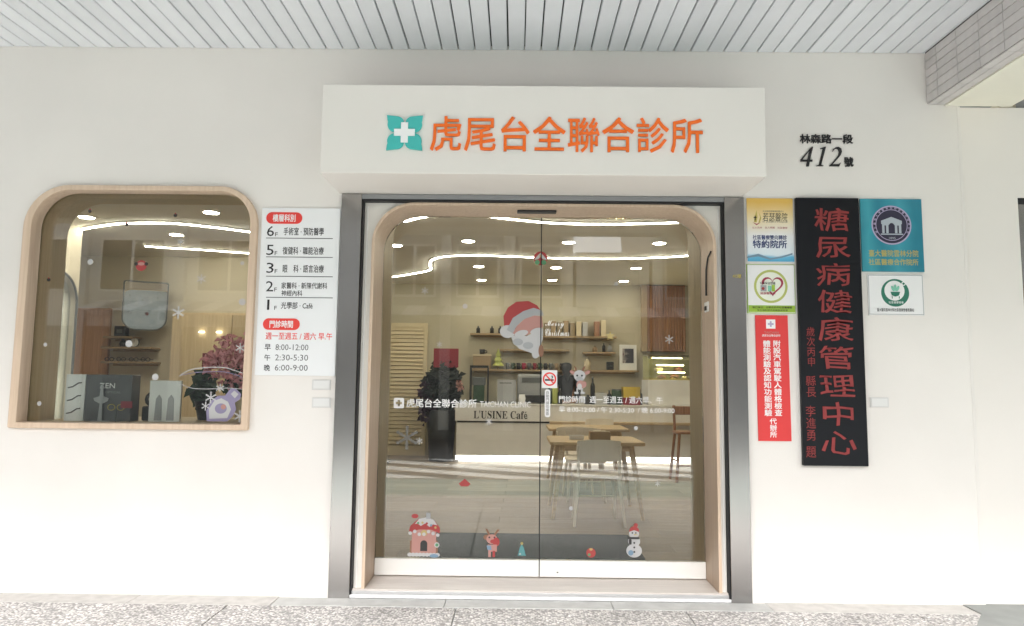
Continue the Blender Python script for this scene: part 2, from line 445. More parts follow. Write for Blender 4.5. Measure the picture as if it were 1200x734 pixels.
def lathe(name, prof, loc, m, parent=None, seg=16, smooth=True):
    bm = bmesh.new(); rings = []
    for r, z in prof:
        rings.append([bm.verts.new((loc[0] + r * math.cos(2 * math.pi * k / seg), loc[1] + r * math.sin(2 * math.pi * k / seg), loc[2] + z)) for k in range(seg)])
    for a, b in zip(rings, rings[1:]):
        for k in range(seg): bm.faces.new((a[k], a[(k + 1) % seg], b[(k + 1) % seg], b[k]))
    if prof[0][0] > 1e-4: bm.faces.new(rings[0][::-1])
    if prof[-1][0] > 1e-4: bm.faces.new(rings[-1])
    bmesh.ops.remove_doubles(bm, verts=bm.verts, dist=1e-5)
    o = from_bm(name, bm, m, parent)
    if smooth:
        for p in o.data.polygons: p.use_smooth = len(p.vertices) <= 4
    return o

def tag(o, label, cat, group=None):
    o['label'] = label; o['category'] = cat
    if group: o['group'] = group
    return o

def struct(o):
    o['kind'] = 'structure'; return o

def thing(name, label, cat, loc=(0, 0, 0), group=None):
    o = bpy.data.objects.new(name, None); C.objects.link(o); o.location = loc; o.empty_display_size = 0.1
    ORG[o.name] = Vector(loc)
    return tag(o, label, cat, group)

def dup(root, loc, label=None, rotz=0.0):
    r = root.copy(); C.objects.link(r); r.location = loc; r.rotation_euler = (0, 0, rotz)
    if label: r['label'] = label
    for ch in list(root.children):
        c = ch.copy(); C.objects.link(c); c.parent = r
        for g in ch.children:
            d = g.copy(); C.objects.link(d); d.parent = c
    return r

def place(name, src, loc, parent, rot=(0, 0, 0)):
    """another copy of a piece that shares its mesh"""
    o = bpy.data.objects.new(name, src.data); C.objects.link(o); o.parent = parent; o.location = loc; o.rotation_euler = rot
    return o

def em_char(ch, cx, zc, w, h, y, depth, bold=0.012):
    """one full-width character centred on (cx, zc); w and h are the size of its square"""
    me = text_mesh(ch, bold, raised=depth > 0.003)
    me.transform(Matrix.Translation((cx - w / 2, y, zc - h / 2)) @ UP @ Matrix.Diagonal((w, h, depth, 1)) @ Matrix.Translation((0, 0.12, 0.5)))
    return me

def column(name, s, cx, z1, z0, w, y, m, parent=None, bold=0.012, depth=0.0008, fill=0.95):
    pitch = (z1 - z0) / len(s)
    parts = [(em_char(ch, cx, z1 - (k + 0.5) * pitch, w * 1.05, pitch * fill * 1.05, y, depth, bold), m) for k, ch in enumerate(s) if ch != ' ']
    me, keys = join_meshes(parts); me.name = name
    return finish(bpy.data.objects.new(name, me), keys, parent)

# ================================================================== THE SETTING
struct(box('ground', -200, 200, -200, 200, -0.6, -0.17, 'asphalt'))
floor_o = struct(box('arcade_floor', -9, 9, -3.5, -0.004, -0.3, -0.012, 'concrete'))
# washed-pebble slabs with open joints
proto = None
for i in range(-6, 7):
    for j in range(3):
        x0 = -0.36 + 1.425 * i; y1 = -0.192 - 1.10 * j
        if x0 < -8.9 or x0 > 2.5: continue
        if proto is None:
            proto = box('paving_slab', 0.004, 1.421, -1.096, -0.004, -0.05, 0.0, 'pebble', floor_o, bev=0.003); proto.location = (x0, y1, 0)
        else: place('paving_slab', proto, (x0, y1, 0), floor_o)
# stone border along the foot of the wall
proto = None
for i in range(-7, 3):
    x0 = -1.524 + 0.902 * (i - 2)
    if x0 > -1.6: continue
    if proto is None:
        proto = box('border_stone', 0.002, 0.900, -0.188, -0.006, -0.05, 0.0, 'granite', floor_o, bev=0.002); proto.location = (x0, 0, 0)
    else: place('border_stone', proto, (x0, 0, 0), floor_o)
box('border_stone', -1.520, -0.44, -0.188, -0.03, -0.05, 0.001, 'sill_stone', floor_o, bev=0.002)
box('border_stone', -0.436, 0.62, -0.188, -0.03, -0.05, 0.001, 'sill_stone', floor_o, bev=0.002)
box('border_stone', 0.624, 1.62, -0.188, -0.03, -0.05, 0.001, 'sill_stone', floor_o, bev=0.002)
box('border_stone', 1.624, 2.896, -0.188, -0.006, -0.05, 0.0, 'granite', floor_o, bev=0.002)
slab('concrete_patch', [(2.90, -0.188), (2.62, -0.55), (3.9, -3.45), (8.9, -3.45), (8.9, 0.012), (3.04, 0.012), (3.04, -0.006), (2.90, -0.006)], -0.05, 0.004, 'concrete', floor_o)
struct(box('footpath', -60, 60, -5.2, -3.503, -0.3, -0.03, 'green_paint'))
road = struct(box('road', -60, 60, -13.6, -5.203, -0.4, -0.12, 'asphalt'))
proto = None
for i in range(-9, 7):                       # zebra bars cross the road at a slant
    if proto is None:
        proto = slab('zebra_stripe', [(0, -8.7), (0.95, -8.7), (6.55, -5.9), (5.60, -5.9)], -0.12, -0.114, 'road_white', road); proto.location = (i * 1.9, 0, 0)
    else: place('zebra_stripe', proto, (i * 1.9, 0, 0), road)
struct(box('far_pavement', -60, 60, -16, -13.603, -0.3, 0.0, 'concrete'))

# arcade ceiling: painted metal slats under a dark void
ceil = struct(box('arcade_ceiling', -9, 2.82, -3.55, -0.002, 3.745, 3.80, 'dark_gap'))
bm = bmesh.new()
prof = [(0.0, 0.028), (0.0, 0.004), (0.004, 0.0), (0.1025, 0.0), (0.1065, 0.004), (0.1065, 0.028)]
ends = [[bm.verts.new((x, y, z)) for x, z in prof] for y in (-3.55, -0.004)]
for k in range(6): bm.faces.new((ends[0][k], ends[0][(k + 1) % 6], ends[1][(k + 1) % 6], ends[1][k]))
bm.faces.new(ends[0]); bm.faces.new(ends[1][::-1])
sl = from_bm('slat', bm, 'slat_metal', ceil)
PITCH = 0.1158
box('edge_trim', 2.8105, 2.8195, -3.55, -0.004, 3.713, 3.7449, 'slat_metal', ceil)
for k in range(0, 101):
    x = 2.704 - PITCH * k
    if x < -8.9: break
    if k == 0: sl.location = (x, 0, 3.715)
    else: place('slat', sl, (x + random.uniform(-0.0012, 0.0012), 0, 3.715 + random.uniform(-0.0012, 0.0012)), ceil, (random.uniform(-0.0005, 0.0005), random.uniform(-0.008, 0.008), 0))

# ================================================================== BUILDING
wall = thing('clinic_wall', 'long off-white painted facade wall holding the arched window and doorway', 'wall')
WIN = (-3.372, -1.775, 1.065, 2.715)        # outer edge of the window frame
plate('wall_face', [(-9, -0.05), (-1.203, -0.05), (-1.203, 2.72), (1.537, 2.72), (1.537, -0.05), (3.04, -0.05), (3.04, 4.4), (-9, 4.4)],
      0.0, 0.36, 'wall_paint', wall, holes=[rrect(WIN[0] + 0.02, WIN[1] - 0.02, WIN[2] + 0.02, WIN[3] - 0.02, (0.01, 0.01, 0.25, 0.27))])

nb = thing('neighbour_wall', 'plain cream wall of the next building beside the seam', 'wall', (3.2, 0.02, 0))
plate('wall_face', [(3.043, -0.05), (3.425, -0.05), (3.425, 2.70), (5.4, 2.70), (5.4, -0.05), (9, -0.05), (9, 3.335), (3.043, 3.335)], 0.018, 0.30, 'neighbour_paint', nb)
box('seam_bead', 3.028, 3.052, -0.003, 0.03, 0.0, 3.335, 'wall_paint', nb, bev=0.003)
box('upper_wall', 3.043, 9, 0.55, 0.8, 3.335, 4.4, 'far_grey', nb)
box('ledge', 3.043, 9, 0.30, 0.55, 3.25, 3.33, 'concrete', nb)
sf = thing('neighbour_shopfront', 'steel-framed glazed shopfront with black header past the seam', 'shopfront', (4.4, 0.05, 0))
box('header', 3.425, 5.4, 0.03, 0.16, 2.655, 2.70, 'black_rubber', sf)
for xa in (3.427, 5.348): box('jamb', xa, xa + 0.05, 0.03, 0.16, 0.0, 2.655, 'brushed_steel', sf)
box('glass', 3.477, 5.348, 0.09, 0.10, 0.06, 2.655, 'shop_glass', sf)
box('bottom_rail', 3.477, 5.348, 0.06, 0.13, 0.0, 0.06, 'aluminium', sf)
box('back_panel', 3.3, 5.6, 0.9, 0.95, 0.0, 3.2, 'far_cream', sf)

# tiled cross beam at the end of the bay
beam = thing('tiled_beam', 'grey tiled concrete beam crossing the arcade ceiling at its end', 'beam', (2.95, -2.0, 3.35))
box('core', 2.828, 3.03, -3.55, -0.004, 3.352, 4.2, 'tile_grout', beam)
box('soffit_plaster', 2.946, 3.40, -3.55, -0.006, 3.335, 3.349, 'beam_paint', beam)
box('plaster_side', 3.031, 3.40, -3.55, -0.008, 3.352, 4.2, 'beam_paint', beam)
TL, TH = 0.2185, 0.0592
side = None; und = None
for j in range(16):
    yb = -0.139 + TL * 0 - TL * (j - 1) if j else -0.008
    ya = -0.139 - TL * j
    L = yb - ya
    for k in range(6):
        z0 = 3.352 + TH * k
        if j == 0: box('tile', 2.821, 2.828, ya + 0.003, yb, z0 + 0.002, z0 + TH - 0.002, 'beam_tile', beam); continue
        if side is None: side = box('tile', 2.821, 2.828, -TL + 0.002, -0.002, 0.002, TH - 0.002, 'beam_tile', None)
        o = bpy.data.objects.new('tile', side.data); C.objects.link(o); o.parent = beam; o.location = Vector((0, yb, z0)) - Vector((2.95, -2.0, 3.35))
    for k in range(2):
        x0 = 2.826 + TH * k
        if j == 0: box('tile', x0 + 0.002, x0 + TH - 0.002, ya + 0.002, yb, 3.3445, 3.3515, 'beam_tile', beam); continue
        if und is None: und = box('tile', 0.002, TH - 0.002, -TL + 0.002, -0.002, -0.007, 0.0, 'beam_tile', None)
        o = bpy.data.objects.new('tile', und.data); C.objects.link(o); o.parent = beam; o.location = Vector((x0, yb, 3.3515)) - Vector((2.95, -2.0, 3.35))
for s_ in (side, und): bpy.data.objects.remove(s_)
nbc = struct(box('next_ceiling', 3.401, 9, -3.55, 0.5, 3.62, 3.7, 'far_white'))
pipe = thing('conduit_pipe', 'white pipe running under the ceiling of the next bay', 'pipe', (3.6, 0.3, 3.55))
tube('pipe', [(3.43, 0.20, 3.50), (3.62, 0.34, 3.47), (3.74, 0.42, 3.42), (3.9, 0.46, 3.40)], 0.03, 'beam_paint', pipe)
box('bracket', 3.70, 3.78, 0.36, 0.50, 3.33, 3.42, 'black_plastic', pipe, bev=0.01)

fas = tag(box('arcade_fascia', -9, 9, -3.85, -3.553, 3.34, 7.0, 'far_cream'), 'deep cream fascia beam over the open street side of the arcade', 'beam')
for x, nm in ((-6.9, 'left'), (6.2, 'right')):
    tag(box('arcade_column', x, x + 0.6, -3.85, -3.3, 0.0, 3.339, 'beam_tile', bev=0.01), 'grey tiled square column holding the fascia beam', 'column', 'columns along the street side of the arcade')

# ================================================================== SIGN BOX OVER THE DOOR
sg = thing('sign_box', 'large cream box sign with orange characters and teal cross logo above the door', 'sign', (0.15, -0.25, 2.675))
box('case', -1.226, 1.526, -0.5, -0.002, 2.676, 3.243, 'sign_paint', sg, bev=0.004)
x0, x1, zc = -0.556, 1.146, 2.930
pt = (x1 - x0) / 8
for k, ch in enumerate('虎尾台全聯合診所'):
    me = em_char(ch, x0 + pt * (k + 0.5), zc, pt * 0.985, 0.236, -0.502, 0.007, 0.010); me.name = 'letter'
    finish(bpy.data.objects.new('letter', me), 'orange_letter', sg)
lx, lz, lr = -0.7065, 2.931, 0.1115
def petal(sx, sz):
    q = lr; pts = [(0.0, 0.0)]
    pts += [(0.02 * q, q * 0.60)]
    for k in range(7):
        a = R(180 - 90 * k / 6); pts.append((0.46 * q + 0.42 * q * math.cos(a), 0.58 * q + 0.36 * q * math.sin(a)))
    pts += [(q, q), (0.97 * q, 0.72 * q)]
    for k in range(7):
        a = R(20 - 90 * k / 6); pts.append((0.56 * q + 0.40 * q * math.cos(a), 0.47 * q + 0.43 * q * math.sin(a)))
    pts += [(0.60 * q, 0.02 * q)]
    return [(lx + sx * u, lz + sz * v) for u, v in pts]
for sx in (-1, 1):
    for sz in (-1, 1): plate('petal', petal(sx, sz), -0.512, -0.502, 'teal_logo', sg)
a, b = 0.064, 0.0215
plate('cross', [(lx + u, lz + v) for u, v in ((-b, -a), (b, -a), (b, -b), (a, -b), (a, b), (b, b), (b, a), (-b, a), (-b, b), (-a, b), (-a, -b), (-b, -b))], -0.520, -0.5125, 'white_letter', sg)

# ================================================================== ADDRESS
ad = thing('street_address', 'raised black street name and italic house number on the upper wall', 'lettering', (2.12, 0, 2.9))
text('street_name', '林森路一段', (1.939, 2.303, 3.062, 3.127), -0.001, 'black_letter', ad, bold=0.018, depth=0.008)
def numeral(loops, bx):
    """italic old-style figure drawn in a unit square, slanted, fitted to its box"""
    x0, x1, z0, z1 = bx; w, h = x1 - x0, z1 - z0
    plate('digit', [(x0 + u * w, z0 + v * h) for u, v in loops[0]], -0.009, -0.001, 'black_letter', ad, holes=[[(x0 + u * w, z0 + v * h) for u, v in lp] for lp in loops[1:]])
numeral([[(0.42, 0.0), (0.62, 0.0), (0.69, 0.24), (0.88, 0.24), (0.92, 0.34), (0.72, 0.34), (0.98, 1.0), (0.86, 1.0), (0.0, 0.34), (0.0, 0.24), (0.49, 0.24)], [(0.15, 0.34), (0.52, 0.34), (0.71, 0.80)]], (1.938, 2.029, 2.899, 3.037))
numeral([[(0.0, 0.0), (0.66, 0.0), (0.68, 0.03), (0.46, 0.06), (0.98, 1.0), (0.86, 1.0), (0.44, 0.92), (0.43, 0.89), (0.68, 0.90), (0.24, 0.07), (0.02, 0.03)]], (2.046, 2.117, 2.901, 3.038))
numeral([[(0.0, 0.0), (0.74, 0.0), (0.86, 0.18), (0.82, 0.18), (0.72, 0.10), (0.24, 0.10), (0.62, 0.37), (0.88, 0.58), (0.98, 0.76), (0.92, 0.92), (0.74, 1.0), (0.52, 0.98), (0.34, 0.88), (0.24, 0.76), (0.29, 0.76), (0.42, 0.87), (0.56, 0.91), (0.70, 0.86), (0.76, 0.74), (0.70, 0.58), (0.50, 0.40), (0.20, 0.17), (0.0, 0.03)]], (2.135, 2.226, 2.901, 3.038))
text('number_word', '號', (2.239, 2.300, 2.899, 2.967), -0.001, 'black_letter', ad, bold=0.018, depth=0.008)

# ================================================================== WINDOW
win = thing('arched_window', 'round-topped display window in a pale wood frame beside the directory board', 'window', (-2.57, 0, 1.065))
inner = rrect(-3.315, -1.822, 1.102, 2.682, (0.008, 0.008, 0.225, 0.255), 12)
plate('frame', rrect(*WIN, (0.012, 0.012, 0.265, 0.30), 12), -0.035, 0.075, 'pale_wood', win, holes=[inner], bev=0.004)
plate('reveal', rrect(-3.345, -1.80, 1.072, 2.70, (0.01, 0.01, 0.245, 0.275), 12), 0.088, 0.368, 'tan_wood', win, holes=[rrect(-3.322, -1.82, 1.097, 2.684, (0.008, 0.008, 0.226, 0.258), 12)])
wg = plate('glass', rrect(-3.34, -1.80, 1.08, 2.70, (0.01, 0.01, 0.24, 0.27), 12), 0.0765, 0.0865, 'window_glass', win)

# ================================================================== DIRECTORY BOARD
db = thing('directory_board', 'white floor directory with red headings and black text beside the steel post', 'sign', (-1.48, -0.006, 1.43))
box('panel', -1.752, -1.213, -0.012, -0.001, 1.430, 2.573, 'white_acrylic', db, bev=0.002)
Yb = -0.012
def pill(s, bx):
    x0, x1, z0, z1 = bx
    p = plate('heading', rrect(x0, x1, z0, z1, (z1 - z0) / 2 - 0.001), Yb - 0.003, Yb - 0.0002, 'red_print', db)
    text('lettering', s, (x0 + 0.045, x1 - 0.045, z0 + 0.014, z1 - 0.014), Yb - 0.0032, 'white_letter', p, bold=0.022)
pill('樓層科別', (-1.720, -1.474, 2.462, 2.542))
pill('門診時間', (-1.710, -1.462, 1.735, 1.813))
text('floor_number', '6', (-1.712, -1.663, 2.375, 2.446), Yb, 'black_letter', db, bold=-0.004)
text('lettering', 'F', (-1.655, -1.637, 2.375, 2.402), Yb, 'black_letter', db, bold=0.0)
text('lettering', '手術室 · 預防醫學', (-1.598, -1.323, 2.383, 2.437), Yb, 'black_letter', db, bold=0.012)
text('floor_number', '5', (-1.710, -1.660, 2.245, 2.316), Yb, 'black_letter', db, bold=-0.004)
text('lettering', 'F', (-1.652, -1.635, 2.245, 2.272), Yb, 'black_letter', db, bold=0.0)
text('lettering', '復健科 · 職能治療', (-1.599, -1.319, 2.250, 2.303), Yb, 'black_letter', db, bold=0.012)
text('floor_number', '3', (-1.704, -1.655, 2.122, 2.192), Yb, 'black_letter', db, bold=-0.004)
text('lettering', 'F', (-1.647, -1.629, 2.122, 2.148), Yb, 'black_letter', db, bold=0.0)
text('lettering', '眼', (-1.593, -1.561, 2.125, 2.178), Yb, 'black_letter', db, bold=0.012)
text('lettering', '科 · 語言治療', (-1.520, -1.314, 2.127, 2.180), Yb, 'black_letter', db, bold=0.012)
text('floor_number', '1', (-1.688, -1.673, 1.870, 1.940), Yb, 'black_letter', db, bold=-0.004)
text('lettering', 'F', (-1.639, -1.622, 1.871, 1.897), Yb, 'black_letter', db, bold=0.0)
text('lettering', '光學部 · Café', (-1.594, -1.380, 1.878, 1.925), Yb, 'black_letter', db, bold=0.012)
text('floor_number', '2', (-1.702, -1.652, 1.996, 2.066), Yb, 'black_letter', db, bold=-0.004)
text('lettering', 'F', (-1.644, -1.627, 1.996, 2.022), Yb, 'black_letter', db, bold=0.0)
text('lettering', '家醫科 · 新陳代謝科', (-1.597, -1.286, 2.015, 2.059), Yb, 'black_letter', db, bold=0.012)
text('lettering', '神經內科', (-1.595, -1.453, 1.965, 2.005), Yb, 'black_letter', db, bold=0.012)
box('rule_line', *(-1.716, -1.260, 2.360, 2.365)[:2], Yb - 0.001, Yb - 0.0001, *(-1.716, -1.260, 2.360, 2.365)[2:], 'grey_letter', db)
box('rule_line', *(-1.710, -1.256, 2.230, 2.235)[:2], Yb - 0.001, Yb - 0.0001, *(-1.710, -1.256, 2.230, 2.235)[2:], 'grey_letter', db)
box('rule_line', *(-1.704, -1.251, 2.097, 2.102)[:2], Yb - 0.001, Yb - 0.0001, *(-1.704, -1.251, 2.097, 2.102)[2:], 'grey_letter', db)
box('rule_line', *(-1.698, -1.246, 1.953, 1.958)[:2], Yb - 0.001, Yb - 0.0001, *(-1.698, -1.246, 1.953, 1.958)[2:], 'grey_letter', db)
text('lettering', '週一至週五 / 週六 早.午', (-1.689, -1.240, 1.670, 1.719), Yb, 'red_print', db, bold=0.012)
text('lettering', '早', (-1.692, -1.651, 1.596, 1.639), Yb, 'black_letter', db, bold=0.014)
text('lettering', '8:00-12:00', (-1.619, -1.398, 1.599, 1.639), Yb, 'grey_letter', db, bold=0.004)
text('lettering', '午', (-1.691, -1.651, 1.527, 1.570), Yb, 'black_letter', db, bold=0.014)
text('lettering', '2:30-5:30', (-1.619, -1.397, 1.530, 1.570), Yb, 'grey_letter', db, bold=0.004)
text('lettering', '晚', (-1.690, -1.650, 1.458, 1.502), Yb, 'black_letter', db, bold=0.014)
text('lettering', '6:00-9:00', (-1.618, -1.397, 1.462, 1.502), Yb, 'grey_letter', db, bold=0.004)
for k, (xa, xb, za, zb) in enumerate(((-1.365, -1.240, 1.337, 1.405), (-1.361, -1.235, 1.219, 1.286))):
    t = thing('blank_plate', ('upper' if k == 0 else 'lower') + ' of two small blank white plates under the directory board', 'plate', ((xa + xb) / 2, 0, za), 'blank plates under the directory')
    box('cover', xa, xb, -0.010, -0.001, za, zb, 'plate_white', t, bev=0.002)
    box('inset', xa + 0.010, xb - 0.010, -0.013, -0.0102, za + 0.009, zb - 0.009, 'plate_inset', t, bev=0.001)
t = thing('blank_plate', 'single blank white plate right beside the tall black board', 'plate', (2.41, 0, 1.26))
box('cover', 2.352, 2.474, -0.010, -0.001, 1.262, 1.328, 'plate_white', t, bev=0.002)
box('inset', 2.362, 2.464, -0.013, -0.0102, 1.270, 1.320, 'plate_inset', t, bev=0.001)

# ================================================================== PLAQUES RIGHT OF THE DOOR
pq = thing('hospital_plaque', 'plaque fading from yellow to blue with dark characters, beside the steel post', 'sign', (1.715, 0, 2.235))
box('panel', 1.560, 1.876, -0.010, -0.001, 2.234, 2.672, 'yellow_blue_print', pq, bev=0.002)
box('rim', 1.556, 1.880, -0.006, -0.0005, 2.230, 2.676, 'aluminium', pq)
Yp = -0.010
text('lettering', '若瑟醫院', (1.667, 1.836, 2.511, 2.571), Yp, 'black_letter', pq, bold=0.004, shear=0.1)
text('lettering', "St. Joseph's Hospital", (1.666, 1.835, 2.499, 2.514), Yp, 'grey_letter', pq, bold=0.0)
text('lettering', '天主教若瑟醫療財團法人', (1.668, 1.813, 2.575, 2.587), Yp, 'grey_letter', pq, bold=0.0)
text('lettering', '以人為本　全人照護　社區醫療', (1.596, 1.834, 2.460, 2.474), Yp, 'maroon_print', pq, bold=0.0)
text('lettering', '社區醫療雙向轉診', (1.597, 1.829, 2.383, 2.416), Yp, 'navy_print', pq, bold=0.02)
text('lettering', '特約院所', (1.596, 1.828, 2.325, 2.381), Yp, 'navy_print', pq, bold=0.03)
print_on('emblem', [([(1.608, 2.504), (1.615, 2.545), (1.627, 2.587), (1.632, 2.540), (1.626, 2.504)], 'gold_print'), ([(1.637, 2.498), (1.650, 2.540), (1.642, 2.575), (1.658, 2.534), (1.649, 2.504)], 'gold_print'),
    ([(1.597, 2.504), (1.625, 2.483), (1.655, 2.504), (1.625, 2.492)], 'maroon_print'), ([(1.606, 2.539), (1.626, 2.540), (1.626, 2.534), (1.606, 2.533)], 'black_letter'), ([(1.613, 2.548), (1.619, 2.548), (1.618, 2.516), (1.612, 2.516)], 'black_letter')], Yp, pq)
print_on('wave', [([(1.557, 2.267), (1.632, 2.286), (1.712, 2.257), (1.788, 2.270), (1.864, 2.294), (1.863, 2.282), (1.788, 2.258), (1.712, 2.245), (1.632, 2.268), (1.556, 2.256)], 'decal_blue')], Yp, pq)

pq = thing('heart_plaque', 'white plaque with red heart in an olive ring over a lime band', 'sign', (1.713, 0, 1.885))
box('panel', 1.556, 1.872, -0.010, -0.001, 1.886, 2.211, 'white_card', pq, bev=0.002)
box('rim', 1.552, 1.876, -0.006, -0.0005, 1.882, 2.215, 'lime_print', pq)
hc = (1.711, 2.064); hr = 0.113
def heart(s, n=30):
    out = []
    for k in range(n):
        a = 2 * math.pi * k / n
        out.append((hc[0] + 0.012 + s * 16 * math.sin(a) ** 3 / 17, hc[1] + 0.008 + s * (13 * math.cos(a) - 5 * math.cos(2 * a) - 2 * math.cos(3 * a) - math.cos(4 * a)) / 17))
    return out
print_on('ring', [([ell(*hc, hr, n=40), ell(*hc, hr * 0.86, n=40)], 'olive_print'), (ell(*hc, hr * 0.86, n=40), 'pale_print')], Yp, pq)
print_on('heart', [([heart(0.078), heart(0.062)], 'maroon_print'), (ell(hc[0] - 0.03, hc[1] - 0.01, 0.035, 0.030), 'pale_print')], Yp - 0.002, pq)
print_on('figures', [(rrect(hc[0] - 0.070, hc[0] - 0.030, hc[1] - 0.035, hc[1] + 0.008), 'decal_grey'), (rrect(hc[0] - 0.022, hc[0] + 0.002, hc[1] - 0.035, hc[1] + 0.004), 'mint_print'), (rrect(hc[0] + 0.006, hc[0] + 0.026, hc[1] - 0.035, hc[1] + 0.010), 'lime_print'), (ell(hc[0] - 0.054, hc[1] - 0.016, 0.010), 'decal_red')], Yp - 0.004, pq)
text('lettering', '社區安全守護', (hc[0] - 0.074, hc[0] + 0.03, hc[1] + 0.012, hc[1] + 0.030), Yp - 0.0045, 'black_letter', pq, bold=0.01)
text('lettering', '健康醫療群', (hc[0] - 0.074, hc[0] + 0.03, hc[1] - 0.056, hc[1] - 0.040), Yp - 0.0045, 'maroon_print', pq, bold=0.01)
print_on('band', [(rrect(1.558, 1.870, 1.889, 1.935), 'lime_print')], Yp, pq)
text('lettering', '執行單位：全聯合診所社區醫療群', (1.585, 1.850, 1.914, 1.928), Yp - 0.002, 'black_letter', pq, bold=0.01)
text('lettering', '衛生福利部中央健康保險署', (1.615, 1.820, 1.896, 1.908), Yp - 0.002, 'black_letter', pq, bold=0.0)

pq = thing('red_banner', 'narrow red vertical plate with white characters beside the black board', 'sign', (1.71, 0, 1.033))
plate('panel', [(1.606, 1.033), (1.824, 1.033), (1.820, 1.868), (1.602, 1.868)], -0.008, -0.001, 'banner_red', pq)
Yr = -0.008
lo = (1.705, 1.809); q = 0.031
print_on('logo', [(rrect(lo[0] - q, lo[0] + q, lo[1] - q, lo[1] + q, 0.002), 'white_letter'), ([(lo[0] + u, lo[1] + v) for u, v in ((-.006, -.019), (.006, -.019), (.006, -.006), (.019, -.006), (.019, .006), (.006, .006), (.006, .019), (-.006, .019), (-.006, .006), (-.019, .006), (-.019, -.006), (-.006, -.006))], 'lilac_print')], Yr, pq)
text('lettering', 'TAICHAN', (1.660, 1.757, 1.744, 1.760), Yr, 'decal_pink', pq, bold=0.0)
text('lettering', '虎尾台全聯合診所', (1.645, 1.768, 1.724, 1.740), Yr, 'white_letter', pq, bold=0.01)
column('lettering', '附設汽車駕駛人體格檢查', 1.742, 1.701, 1.196, 0.050, Yr, 'white_letter', pq, bold=0.018)
column('lettering', '體能測驗及認知功能測驗', 1.675, 1.700, 1.195, 0.050, Yr, 'white_letter', pq, bold=0.018)
column('lettering', '代辦所', 1.706, 1.184, 1.055, 0.045, Yr, 'white_letter', pq, bold=0.018)

bb = thing('black_board', 'tall black lacquered board with a column of large red characters', 'sign', (2.1, 0, 0.88))
box('panel', 1.888, 2.314, -0.035, -0.002, 0.878, 2.672, 'board_black', bb, bev=0.004)
Yk = -0.035
for k, ch in enumerate('糖尿病健康管理中心'):
    me = em_char(ch, 2.125, 2.613 - 0.1864 * (k + 0.5), 0.246, 0.165, Yk, 0.003, 0.008); me.name = 'character'
    for v in me.vertices: v.co.x += 0.005 * math.sin(v.co.z * 47 + k); v.co.z += 0.005 * math.sin(v.co.x * 41 + 2 * k)      # hand-carved unevenness
    finish(bpy.data.objects.new('character', me), 'carved_red', bb)
column('lettering', '歲次丙申', 1.958, 1.792, 1.525, 0.056, Yk, 'carved_red', bb, bold=0.0, depth=0.003)
column('lettering', '縣長', 1.950, 1.468, 1.323, 0.066, Yk, 'carved_red', bb, bold=0.0, depth=0.003)
column('lettering', '李進勇', 1.943, 1.272, 1.038, 0.066, Yk, 'carved_red', bb, bold=0.0, depth=0.003)
column('lettering', '題', 1.938, 1.010, 0.928, 0.066, Yk, 'carved_red', bb, bold=0.0, depth=0.003)

pq = thing('university_plaque', 'shiny teal plaque with dark round emblem of a columned gate', 'sign', (2.54, 0, 2.17))
box('panel', 2.331, 2.750, -0.012, -0.001, 2.172, 2.674, 'teal_print', pq, bev=0.002)
Yt = -0.012
ec = (2.539, 2.492); er = 0.135
print_on('emblem', [([ell(*ec, er, n=44), ell(*ec, er * 0.93, n=44)], 'lilac_print'), (ell(*ec, er * 0.93, n=44), 'emblem_dark'), ([ell(*ec, er * 0.80, n=44), ell(*ec, er * 0.77, n=44)], 'lilac_print'),
    ([(ec[0] + u * er, ec[1] + v * er) for u, v in ((-.52, .05), (-.52, .22), (0, .42), (.52, .22), (.52, .05), (.48, .05), (.48, -.42), (.36, -.42), (.36, -.02), (.28, -.02), (.28, -.42), (.16, -.42), (.16, -.02), (.08, .08), (0, .11), (-.08, .08), (-.16, -.02), (-.16, -.42), (-.28, -.42), (-.28, -.02), (-.36, -.02), (-.36, -.42), (-.48, -.42), (-.48, .05))], 'emblem_grey'),
    (rrect(ec[0] - 0.56 * er, ec[0] + 0.56 * er, ec[1] - 0.50 * er, ec[1] - 0.44 * er), 'emblem_grey')], Yt, pq)
parts = []
for k, ch in enumerate('國立臺灣大學醫學院附設醫院雲林分院'):
    a = R(205 - 230 * k / 16); me = em_char(ch, 0, 0, 0.017, 0.017, 0, 0.0006, 0.01)
    me.transform(Matrix.Translation((ec[0] + er * 0.865 * math.cos(a), Yt - 0.0045, ec[1] + er * 0.865 * math.sin(a))) @ Matrix.Rotation(-(a - math.pi / 2), 4, 'Y')); parts.append((me, 'lilac_print'))
me, keys = join_meshes(parts); finish(bpy.data.objects.new('lettering', me), keys, pq)
text('lettering', '1895', (ec[0] - 0.022, ec[0] + 0.022, ec[1] - 0.098, ec[1] - 0.083), Yt - 0.0045, 'emblem_grey', pq, bold=0.0)
text('lettering', '臺大醫院雲林分院', (2.378, 2.713, 2.274, 2.321), Yt, 'gold_print', pq, bold=0.010)
text('lettering', '社區醫療合作院所', (2.375, 2.710, 2.216, 2.260), Yt, 'gold_print', pq, bold=0.010)

